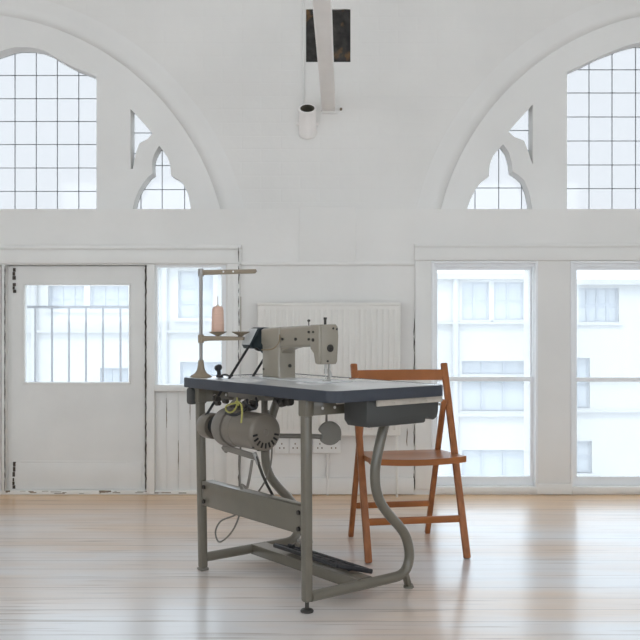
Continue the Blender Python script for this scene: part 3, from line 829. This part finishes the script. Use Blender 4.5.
# drawer hung under the operator's end
dr = empty('drawer', (0, 0, 0)); dr.parent = table; dr.location = T(.10, .30, .69) - toff
doff = T(.10, .30, .69)
zb, zt = .648, .741
dm = MB(doff)
dm.prism([(q[0] + .024, q[1]) for q in [(.150, zt), (.150, zb + .02), (.165, zb), (.425, zb), (.432, zb + .004), (.436, zb + .020), (.452, zb + .012), (.475, zb + .008), (.492, zb + .016), (.498, zb + .035), (.503, zt)]], lambda a, b, c: (-.020 - c, a, b), .125, .006)
dm.build('drawer_box', M['drawer'], dr)
dm = MB(doff); dm.box(-.018, -.008, .212, .532, .7205, .7425, .003)
for s in (.225, .295, .37, .45, .52): dm.cyl((-.008, s, .7305), (-.0062, s, .7305), .004, seg=8)
dm.build('runner', M['runner'], dr)['label'] = 'pale wooden runner'
dm = MB(doff); dm.box(-.160, -.150, .15, .50, .722, .741, .002); dm.build('runner', M['runner'], dr)
# switch box under the far corner
sb = MB(toff); sb.prism([(p[0], p[1]) for p in rrect(.917, .966, .674, .742, .014, 4)], lambda a, b, c: (-a, .012 + c, b), .07, .004); sb.build('switch_box', M['drawer'], table)
# rails under the top
ur = MB(toff); 
for s in (.11, .40): ur.box(-UB + .04, -UF - .03, s - .015, s + .015, TZ - TH - .018, TZ - TH - .0005, .002)
ur.build('under_rail', M['under'], table)
tag(table, 'grey-green tube framed sewing table with dark edged top and treadle', 'table')

# ------------------------------------------------------------------ motor under the table
MS, MZ = .015, .609
mot, moff = table_thing('electric_motor', .55, MS, MZ)
def mx_(prof): return [(r, h) for r, h in prof]
MU = .397
b = MB(moff)
b.lathe([(.010, -.002), (.012, 0), (.056, .0), (.0645, .003), (.0685, .008), (.0695, .020), (.0695, .024), (.068, .026), (.068, .150), (.0695, .152), (.0695, .195), (.066, .205), (.05, .206)], T(MU, MS, MZ), (-1, 0, 0), 48)
body = b.build('motor_body', M['motor'], mot)
ec = MB(moff)
for i in range(9):
    a = math.radians(188 + i * 20)
    c = Vector((0, math.cos(a), math.sin(a)))
    ec.bar(T(MU, MS, MZ) + c * .038, T(MU, MS, MZ) + c * .058, .0075, .004, (1, 0, 0), .001)
for i in range(5):
    a = math.radians(228 + i * 22)
    c = Vector((0, math.cos(a), math.sin(a)))
    ec.bar(T(MU + .009, MS, MZ) + c * .0675, T(MU + .020, MS, MZ) + c * .0685, .0075, .005, tuple(c), .001)
build_each(ec, 'vent_slot', M['slot'], body)
rg = MB(moff)
rg.lathe([(.060, 0), (.0735, .0), (.075, .004), (.075, .050), (.073, .056), (.05, .060)], T(MU + .206, MS, MZ), (-1, 0, 0), 40); rgo = rg.build('clutch_ring', M['motor_dark'], mot)
pu = MB(moff)
pu.lathe([(.02, 0), (.036, .0), (.036, .08), (.02, .082)], T(MU + .267, MS, MZ - .004), (-1, 0, 0), 28)
pu.build('shaft_neck', M['slot'], mot)
pu = MB(moff)
pu.lathe([(.030, 0), (.049, .0), (.051, .004), (.051, .058), (.049, .062), (.02, .063)], T(MU + .350, MS, MZ - .008), (-1, 0, 0), 32); pu.build('pulley_cover', M['motor'], mot)
mb_ = MB(moff)       # hanger from the table underside
mb_.box(-.70, -.45, MS + .03, MS + .09, TZ - TH - .026, TZ - TH - .0005, .002)
for (u, s, r) in ((.66, .03, .016), (.61, .045, .012), (.54, .03, .014)): mb_.bar(T(u, MS + s - .02, MZ + .066), T(u - .03, MS + s + .02, TZ - TH - .01), .022, r, (1, 0, 0), .003)
mb_.build('hanger_bracket', M['motor_dark'], mot)
hb = MB(moff)
for (u, s, z) in ((.67, -.02, .70), (.60, -.03, .712), (.52, -.025, .708), (.46, .0, .715), (.335, .02, .728), (.30, .02, .726), (.275, .03, .730), (.76, .03, .705), (.57, .0, .700), (.49, .015, .698)):
    hb.cyl(T(u - .012, s, z), T(u + .012, s, z + random.uniform(-.006, .006)), random.uniform(.008, .014), seg=10)
hb.box(-.36, -.27, .02, .05, .722, .7405, .004)
build_each(hb, 'clamp_bolt', M['bolt'], mot)
lv = MB(moff)        # clutch lever below
lv.bar(T(.665, MS - .015, MZ - .080), T(.49, MS + .02, MZ - .102), .024, .010, (0, 1, 0), .003)
lv.bar(T(.645, MS - .0, MZ - .070), T(.66, MS - .015, MZ - .093), .03, .016, (0, 1, 0), .003)
lv.build('clutch_lever', M['motor_dark'], mot)
# hook bracket hanging from the lever
hk = MB(moff); hk.tube([T(.482, .012, .500), T(.484, .005, .455), T(.492, .0, .41), T(.50, -.002, .395), T(.530, -.002, .402), T(.532, -.002, .385)], .0055, 8, 3); hk.build('hook_rod', M['motor_dark'], mot)
tag(mot, 'taupe cylindrical electric motor with vent slots hung under the table', 'motor')

# pull rod from the clutch to the treadle
pr, poff = table_thing('pull_rod', .43, .18, .12)
m_ = MB(poff); m_.tube([T(.492, .035, .510), T(.475, .075, .40), T(.49, .20, .23), T(.60, SF + .33, .128)], .0055, 8, 3); m_.build('rod', M['bolt'], pr)
m_ = MB(poff); m_.bar(T(.495, .030, .525), T(.488, .045, .48), .016, .010, (1, 0, 0), .003); m_.bar(T(.595, SF + .32, .15), T(.605, SF + .34, .112), .016, .010, (1, 0, 0), .003); build_each(m_, 'clevis', M['steel'], pr)
tag(pr, 'thin dark pull rod linking the motor lever to the treadle', 'rod')

# drive belt through the table top
BU = .778
bl_, boff = table_thing('drive_belt', BU, .10, .63)
c0 = Vector((MS, MZ - .008)); c1 = Vector((.272, .937))
dv = (c1 - c0).normalized(); nv = Vector((-dv.y, dv.x)); loop = []
r0, r1 = .043, .046
for k in range(13):
    a = math.pi * k / 12
    q = c0 + nv * r0 * math.cos(a) - dv * r0 * math.sin(a); loop.append(q)
for k in range(13):
    a = math.pi * k / 12
    q = c1 - nv * r1 * math.cos(a) + dv * r1 * math.sin(a); loop.append(q)
m_ = MB(boff)
for p, q in zip(loop, loop[1:] + loop[:1]): m_.bar(T(BU, p.x, p.y), T(BU, q.x, q.y), .009, .007, (1, 0, 0), .001)
m_.build('belt', M['rubber'], bl_)
tag(bl_, 'black drive belt slanting down from the machine pulley through the tabletop', 'belt')

# knee lifter
kn, koff = table_thing('knee_lifter', .20, .30, .60)
pc = Vector((.0, 0, 0))
# pad hangs below the top, to the right of the front leg in the photograph
KU, KS = .475, .375
m_ = MB(koff)
pz = .573
face = Vector((.62, -.78, 0))
pts = []
for i in range(40):
    a = 2 * math.pi * i / 40
    r = .047
    d = math.degrees(a)
    if 165 < d < 215: r = .047 - .016 * math.sin(math.radians((d - 165) / 50 * 180))
    pts.append((r * math.cos(a), r * math.sin(a)))
kw = Vector((math.cos(ROT), math.sin(ROT)))
cx_dir = Vector((math.cos(-ROT), math.sin(-ROT), 0))      # world x expressed in table coordinates
cy_dir = Vector((-math.sin(-ROT), math.cos(-ROT), 0))
def K(a, b, c): return T(KU, KS, pz) + cx_dir * a + cy_dir * (-c + .012) + Vector((0, 0, b))
m_.prism(pts, K, .024, .006); m_.build('knee_pad', M['pad'], kn)
m_ = MB(koff); m_.tube([K(-.012, .04, .0), K(-.012, .10, -.003), T(KU, KS, pz) + cx_dir * -.012 + Vector((0, 0, TZ - TH - pz - .001))], .0045, 8, 0); m_.build('hanger_rod', M['motor_dark'], kn)
m_ = MB(koff); m_.tube([K(.045, -.022, -.012), K(-.06, -.016, -.016), K(-.28, -.013, -.02)], .0095, 12, 0); m_.build('lifter_bar', M['pad'], kn)
m_ = MB(koff); m_.box(*sorted(((K(-.268, 0, 0)).x - .01, (K(-.268, 0, 0)).x + .01)), *sorted(((K(-.268, 0, -.02)).y - .01, (K(-.268, 0, -.02)).y + .01)), pz - .03, TZ - TH - .001, .003); m_.build('lifter_arm', M['motor_dark'], kn)
tag(kn, 'grey round knee pad on a bar hanging under the tabletop', 'knee lifter')

# ------------------------------------------------------------------ sewing machine
sm, soff = table_thing('sewing_machine', .56, .283, TZ)
S_F, S_B = .240, .326
bed = MB(soff); bed.prism(rrect(.325, .80, .205, .375, .02), fr_(TZ), .005, .0015); bed.build('bed_plate', M['laminate'], sm)
arm = MB(soff)
side = lambda y0: (lambda a, b, c: (-a, y0 + c, b))
arm.prism([(.752, TZ + .004), (.627, TZ + .004), (.630, .80), (.630, .93), (.750, .93), (.750, .80)], side(S_F), S_B - S_F, .009, 3)          # column
arm.prism([(.758, .981), (.758, .923), (.745, .912), (.628, .905), (.628, .992), (.745, .986)], side(S_F - .001), S_B - S_F + .002, .010, 3)      # gear end
arm.prism([(.66, .991), (.66, .903), (.60, .910), (.44, .917), (.40, .917), (.40, 1.001), (.47, .999)], side(S_F + .004), S_B - S_F - .010, .014, 4)   # arm
arm.prism([(.428, 1.002), (.428, .910), (.407, .892), (.398, .856), (.390, .852), (.370, .852), (.367, .87), (.367, .99), (.374, 1.003)], side(S_F), S_B - S_F, .007, 3)   # head
arm.prism([(.636, .95), (.636, .890), (.632, .885), (.618, .897), (.59, .906), (.56, .911), (.56, .94)], side(S_F + .012), S_B - S_F - .026, .006, 2)     # web under the arm
body_o = arm.build('arm_and_column', M['machine'], sm)
fp = MB(soff)
fp.prism([(S_F + .006, .858), (S_F + .012, .852), (S_B - .012, .852), (S_B - .005, .862), (S_B - .002, .90), (S_B + .001, .96), (S_B - .002, .993), (S_B - .012, 1.004), (S_F + .02, 1.003), (S_F + .006, .995)], lambda a, b, c: (-.368 + c, a, b), .008, .003)
fpo = fp.build('face_plate', M['machine_plate'], sm)
dl = MB(soff); dl.lathe([(.0145, 0), (.0145, .004), (.011, .006), (.004, .0065), (.004, .012), (.001, .012)], T(.360, .285, .913), (1, 0, 0), 24); dl.build('tension_knob', M['bolt'], fpo)
sc = MB(soff)
for (s, z) in ((.300, .988), (.273, .864), (.318, .985)): sc.cyl(T(.360, s, z), T(.358, s, z), .0042, seg=10)
build_each(sc, 'screw', M['bolt'], fpo)
sc = MB(soff)
def on_front(x, y):
    """point on the machine's near face from photo coordinates"""
    k = (x - 320) / FPX; n = N0 + BDIR * S_F; d0 = n.y + DIST
    u = (n.x - d0 * k) / (.618 + .786 * k); d = d0 + .786 * u
    return u, EYE - (y - 320) * d / FPX
for (x, y, r) in ((308.8, 332, .0048), (313.4, 332, .0045), (308.8, 339.3, .0048), (313.2, 340, .0065), (295.6, 339.2, .006), (282.5, 339.2, .005), (263.8, 369, .005)):
    u, z = on_front(x, y); sc.cyl(T(u, S_F + .001, z), T(u, S_F - .003, z), r, seg=12)
for z in (.836, ): sc.cyl(T(.6255, .29, z), T(.6215, .29, z), .007, seg=12)
build_each(sc, 'screw', M['bolt'], body_o)
sg = MB(soff)
pts = [on_front(x, y) for x, y in ((261.5, 349.8), (268, 349.8), (273, 348.6), (277, 345.5), (279.3, 341), (279.7, 334.5))]
sg.tube([T(u, S_F - .0002, z) for u, z in pts], .0022, 6, 4); sg.build('cover_seam', M['seam'], body_o)
nb = MB(soff); NU, NS = .384, .283
nb.cyl(T(NU, NS, .853), T(NU, NS, .832), .0055, seg=12); nb.cyl(T(NU, NS, .834), T(NU, NS, .815), .0075, seg=12); nb.cyl(T(NU, NS, .817), T(NU, NS, .7875), .0016, seg=8)
nb.build('needle_bar', M['steel'], sm)
pf = MB(soff); pf.cyl(T(NU + .0, NS + .018, .856), T(NU, NS + .018, .80), .0045, seg=10); pf.box(-NU - .007, -NU + .007, NS - .014, NS + .024, .789, .793, .001); pf.bar(T(NU, NS + .018, .805), T(NU, NS + .012, .791), .01, .008, (1, 0, 0), .002); pf.tube([T(NU - .006, NS + .012, .835), T(NU - .014, NS + .016, .815), T(NU - .012, NS + .014, .80)], .0025, 8, 4)
pf.build('presser_foot', M['steel'], sm)
tk = MB(soff); tk.cyl(T(.387, .283, 1.0), T(.387, .283, 1.022), .005, seg=10); tk.cyl(T(.387, .283, 1.022), T(.387, .283, 1.030), .0065, seg=10); tk.build('top_post', M['bolt'], sm)
tg = MB(soff); tg.tube([T(.49, .283, .994), T(.49, .283, 1.014)], .0022, 8, 0); tg.lathe([(.002, 0), (.006, .003), (.006, .008), (.001, .011)], T(.49, .283, 1.012), seg=12); tg.build('thread_guide', M['bolt'], sm)
hw = MB(soff); hw.lathe([(.012, 0), (.040, 0), (.046, .006), (.046, .02), (.038, .026), (.038, .038), (.046, .044), (.046, .06), (.03, .068), (.001, .07)], T(.765, .283, .935), (-1, 0, 0), 36); hw.build('handwheel', M['rubber'], sm)
bg = MB(soff)
bg.prism([(.345, .965), (.330, .985), (.255, .990), (.235, .984), (.196, .918), (.205, .903), (.226, .908), (.250, .885), (.268, .872), (.275, .880), (.30, .895), (.34, .90)], lambda a, b, c: (-.757 - c, a, b), .010, .002)
bg.prism([(.345, .965), (.330, .985), (.255, .990), (.235, .984), (.196, .918), (.205, .903), (.215, .906), (.246, .972), (.258, .978), (.325, .974), (.335, .962)], lambda a, b, c: (-.757 - c, a, b), .075, .002)
bgo = bg.build('belt_guard', M['guard'], sm)
bw = MB(soff); bw.prism([(.2335, .9835), (.1945, .9185), (.1925, .9195), (.2315, .985)], lambda a, b, c: (-.772 - c, a, b), .058, .0006); bw.build('guard_cover', M['guard_light'], bgo)
tag(sm, 'beige industrial sewing machine head mounted on the table', 'sewing machine')

bw, bwoff = table_thing('bobbin_winder', .875, .12, TZ)
m_ = MB(bwoff); m_.box(-.893, -.868, .108, .132, TZ, TZ + .010, .003); m_.bar(T(.885, .12, TZ + .008), T(.889, .118, TZ + .045), .016, .012, (0, 1, 0), .003); m_.build('winder_base', M['rubber'], bw)
m_ = MB(bwoff); m_.cyl(T(.900, .118, TZ + .036), T(.878, .118, TZ + .042), .013, seg=18, bev=.002); m_.build('winder_wheel', M['rubber'], bw)
m_ = MB(bwoff); m_.tube([T(.872, .12, TZ + .008), T(.852, .13, TZ + .012), T(.835, .14, TZ + .006), T(.822, .145, TZ + .008)], .0035, 8, 4); m_.build('winder_lever', M['bolt'], bw)
tag(bw, 'small black bobbin winder on the tabletop beside the thread stand', 'bobbin winder')

# ------------------------------------------------------------------ thread stand and cone
SU, SS = .933, .062
p0 = tw(SU, SS, TZ)
ts = empty('thread_stand', p0, math.radians(-13))
sd = p0.y + DIST
def sz(y): return EYE - (y - 320) * sd / FPX - TZ
m_ = MB(); m_.lathe([(.044, 0), (.045, .003), (.040, .008), (.026, .016), (.017, .030), (.0125, .05), (.0115, .07)], seg=32); m_.build('base', M['stand'], ts)
m_ = MB(); m_.cyl((0, 0, .05), (0, 0, sz(268.5)), .0072, seg=16); m_.build('pole', M['stand_grey'], ts)
za = sz(338.5)
m_ = MB(); m_.cyl((0, 0, za - .018), (0, 0, za + .016), .0125, seg=16)
m_.prism([(0, za - .014), (.035, za - .009), (.185, za - .006), (.187, za + .008), (0, za + .011)], lambda a, b, c: (a, -.010 + c, b), .02, .003); so = m_.build('spool_arm', M['stand'], ts)
zt_ = sz(273)
m_ = MB(); m_.cyl((0, 0, zt_ - .014), (0, 0, zt_ + .016), .012, seg=16); m_.build('collar', M['stand_grey'], ts)
m_ = MB(); m_.prism([(.006, zt_ - .009), (.03, zt_ - .008), (.232, zt_ - .004), (.240, zt_ + .004), (.236, zt_ + .013), (.006, zt_ + .012)], lambda a, b, c: (a, -.007 + c, b), .014, .002)
go = m_.build('guide_arm', M['stand'], ts)
m_ = MB()
for x in (.10, .142): m_.cyl((x, -.0075, zt_ + .004), (x, -.0085, zt_ + .004), .004, seg=10)
build_each(m_, 'eyelet', M['socket'], go)
for i, x in enumerate((.073, .172)):
    m_ = MB(); m_.lathe([(.006, .008), (.012, .014), (.036, .026), (.037, .029), (.010, .022), (.004, .02)], (x, 0, za), seg=28); m_.cyl((x, 0, za + .018), (x, 0, za + (.175 if i == 0 else .172)), .0016, seg=8); m_.build('spool_pin', M['stand'], ts)
tag(ts, 'beige thread stand with two arms on the far left end of the tabletop', 'thread stand')
R_ = Matrix.Rotation(math.radians(-13), 3, 'Z')
cpos = p0 + R_ @ Vector((.073, 0, za + .0275))
cn = empty('thread_cone', cpos)
ch_ = .106
m_ = MB(); m_.lathe([(.0245, 0), (.0262, .003), (.0255, .03), (.0235, ch_ - .018), (.0215, ch_ - .008), (.016, ch_ - .001), (.007, ch_)], seg=32); m_.build('thread', M['thread'], cn)
m_ = MB(); m_.cyl((0, 0, ch_ - .002), (0, 0, ch_ + .006), .006, .005, seg=14); m_.build('cone_core', M['runner'], cn)
tag(cn, 'peach coloured cone of thread standing on the thread stand', 'thread')

# ------------------------------------------------------------------ cables
cb, coff = table_thing('power_cable', .60, .02, .17)
def from_px(x, y, s):
    """table-frame point in the vertical plane at depth s behind the near table edge"""
    n = N0 + BDIR * s; d0 = n.y + DIST; k = (x - 320) / FPX
    u = (n.x - d0 * k) / (.618 + .786 * k); d = d0 + .786 * u
    return T(u, s, EYE - (y - 320) * d / FPX)
path = [(240.5, 447, .09), (239.5, 470, .09), (240, 500, .09), (239, 516, .09), (231, 533, .09), (219.5, 542, .09), (215.5, 532, .09), (221, 521, .09), (235, 515, .10), (248, 505, .12), (268, 475, .13), (272, 440, .13), (268, 410, .12)]
m_ = MB(coff); m_.tube([from_px(*p) for p in path], .0036, 8, 6); m_.build('cable', M['cable'], cb)
tag(cb, 'thin grey cable hanging in a loop below the motor', 'cable')
yc, yoff = table_thing('yellow_cord', .60, -.08, .70)
path = [(236, 403, -.06), (231, 404, -.07), (226.5, 406, -.075), (226, 410, -.075), (230, 412.5, -.08), (234.5, 410, -.08), (237, 405, -.08), (239, 402.5, -.08), (241.5, 406, -.085), (242, 414, -.085), (241, 423, -.09)]
m_ = MB(yoff); m_.tube([from_px(*p) for p in path], .0034, 8, 6); 
m_.tube([from_px(237, 398, .0), from_px(237.5, 402, -.06), from_px(238.5, 405, -.082)], .0034, 8, 4)
m_.lathe([(.001, -.008), (.008, -.004), (.008, .004), (.001, .008)], from_px(237, 402.5, -.078), seg=12)
m_.build('cord', M['yellow'], yc)
tag(yc, 'yellow cord tied in a bow above the motor', 'cord')
bc, bcoff = table_thing('motor_lead', .66, .06, .70)
m_ = MB(bcoff)
m_.tube([from_px(243, 402, -.03), from_px(248, 405, -.04), from_px(254, 409, -.03), from_px(257, 406, .0), from_px(256, 398, .03)], .0045, 8, 5)
m_.tube([from_px(226, 413, -.06), from_px(233, 415, -.07), from_px(240, 413, -.06), from_px(246, 408, -.04), from_px(247, 400, .02)], .0055, 8, 5)
m_.build('lead', M['rubber'], bc)
tag(bc, 'short black leads looped under the tabletop behind the yellow bow', 'cable')

# ================================================================== FOLDING CHAIR
crot = math.radians(10.3)
chair = empty('folding_chair', (.4165, 3.968 - DIST, 0), crot)
def V(u, v, z): return (u, v, z)
for s in (-1, 1):
    m_ = MB(); m_.bar(V(s * .216, 0, 0.002), V(s * .212, .313, .822), .031, .021, (0, 1, 0), .006); m_.build('back_post', M['wood'], chair)
    m_ = MB(); m_.bar(V(s * .187, .490, 0.002), V(s * .187, .232, .660), .025, .020, (0, 1, 0), .005); m_.build('rear_leg', M['wood'], chair)
    m_ = MB(); m_.cyl(V(s * .165, .240, .640), V(s * .229, .240, .640), .006, seg=12); m_.build('pivot_bolt', M['steel'], chair)
def curved_slat(z0, z1, y_at, depth, w, name):
    bm_ = bmesh.new(); n = 14; rows = []
    for i in range(n + 1):
        t = -1 + 2 * i / n; y = y_at + depth * (1 - t * t)
        rows.append([bm_.verts.new((t * w, y + dy, z)) for dy, z in ((-.008, z0), (.008, z0), (.008, z1), (-.008, z1))])
    for A, B in zip(rows[:-1], rows[1:]):
        for j in range(4): bm_.faces.new((A[j], A[(j + 1) % 4], B[(j + 1) % 4], B[j]))
    bm_.faces.new(rows[0]); bm_.faces.new(rows[-1])
    bmesh.ops.recalc_face_normals(bm_, faces=bm_.faces)
    m_ = MB(); m_._merge(bm_); return m_.build(name, M['wood_seat'], chair, angle=50)
curved_slat(.746, .794, .292, .022, .201, 'backrest')
# seat: dished board with a bowed front edge
bm_ = bmesh.new(); nu, nv_ = 18, 12; grid = {}
for lay in (0, 1):
    for i in range(nu + 1):
        for j in range(nv_ + 1):
            a = -1 + 2 * i / nu; b = j / nv_
            hw_ = .196 + (.012 if a > 0 else .014) * (1 - b)
            v0 = -.012 - .020 * (1 - a * a); v1 = .325
            v = v0 + (v1 - v0) * b
            z = .441 - .017 * b - .009 * (1 - a * a) * math.sin(min(1, b * 1.15 + .12) * math.pi) - .004 * (1 - min(1, b * 5)) * (1 - a * a)
            if lay: z -= .026 if b < .1 else .022
            grid[lay, i, j] = bm_.verts.new((a * hw_, v, z))
for i in range(nu):
    for j in range(nv_):
        for lay in (0, 1): bm_.faces.new([grid[lay, i, j], grid[lay, i + 1, j], grid[lay, i + 1, j + 1], grid[lay, i, j + 1]])
for i in range(nu):
    for j in (0, nv_): bm_.faces.new([grid[0, i, j], grid[0, i + 1, j], grid[1, i + 1, j], grid[1, i, j]])
for j in range(nv_):
    for i in (0, nu): bm_.faces.new([grid[0, i, j], grid[0, i, j + 1], grid[1, i, j + 1], grid[1, i, j]])
bmesh.ops.recalc_face_normals(bm_, faces=bm_.faces)
m_ = MB(); m_._merge(bm_); m_.build('seat', M['wood_seat'], chair, angle=50)
def post_at(z): return .313 * z / .822
m_ = MB(); m_.bar(V(-.202, post_at(.16), .16), V(.202, post_at(.16), .16), .016, .030, (0, 0, 1), .004); m_.build('front_stretcher', M['wood_seat'], chair)
yr = .490 - .258 * .157 / .66
m_ = MB(); m_.bar(V(-.176, yr, .157), V(.176, yr, .157), .016, .028, (0, 0, 1), .004); m_.build('rear_stretcher', M['wood_seat'], chair)
yr = .490 - .258 * .415 / .66
m_ = MB(); m_.bar(V(-.176, yr, .404), V(.176, yr, .404), .018, .022, (0, 0, 1), .003); m_.build('seat_rail', M['wood'], chair)
tag(chair, 'orange-brown wooden folding chair standing behind the sewing table', 'chair')

# ================================================================== LIGHT AND CAMERA
w = bpy.data.worlds.new('overcast_sky'); scene.world = w; w.use_nodes = True
bg_ = w.node_tree.nodes['Background']
tc = w.node_tree.nodes.new('ShaderNodeTexCoord'); sp = w.node_tree.nodes.new('ShaderNodeSeparateXYZ')
rp_ = w.node_tree.nodes.new('ShaderNodeValToRGB')
w.node_tree.links.new(tc.outputs['Generated'], sp.inputs[0]); w.node_tree.links.new(sp.outputs['Z'], rp_.inputs['Fac'])
rp_.color_ramp.elements[0].color = (.85, .93, 1.0, 1); rp_.color_ramp.elements[1].color = (.82, .91, 1.0, 1)
w.node_tree.links.new(rp_.outputs['Color'], bg_.inputs['Color'])
bg_.inputs['Strength'].default_value = 3.0
sl_ = bpy.data.lights.new('sun', 'SUN'); sl_.energy = 2.2; sl_.angle = math.radians(12); sl_.color = (1, .98, .95)
so_ = bpy.data.objects.new('sun', sl_); COL.objects.link(so_)
so_.rotation_euler = Vector((.25, .62, -.9)).normalized().to_track_quat('-Z', 'Y').to_euler()
so_.location = (0, -3, 12)

cam = bpy.data.cameras.new('camera'); cam.sensor_width = 36; cam.lens = 36 * FPX / 640
co = bpy.data.objects.new('camera', cam); COL.objects.link(co)
co.location = (0, -DIST, EYE); co.rotation_euler = (math.pi / 2, 0, 0); cam.clip_end = 300
scene.camera = co
scene.view_settings.view_transform = 'Standard'
scene.view_settings.look = 'None'
scene.view_settings.gamma = 1
scene.view_settings.exposure = 0.0
scene.view_settings.use_curve_mapping = False
scene.cycles.use_denoising = True
scene.cycles.max_bounces = 10
scene.cycles.diffuse_bounces = 6
scene.cycles.transparent_max_bounces = 16
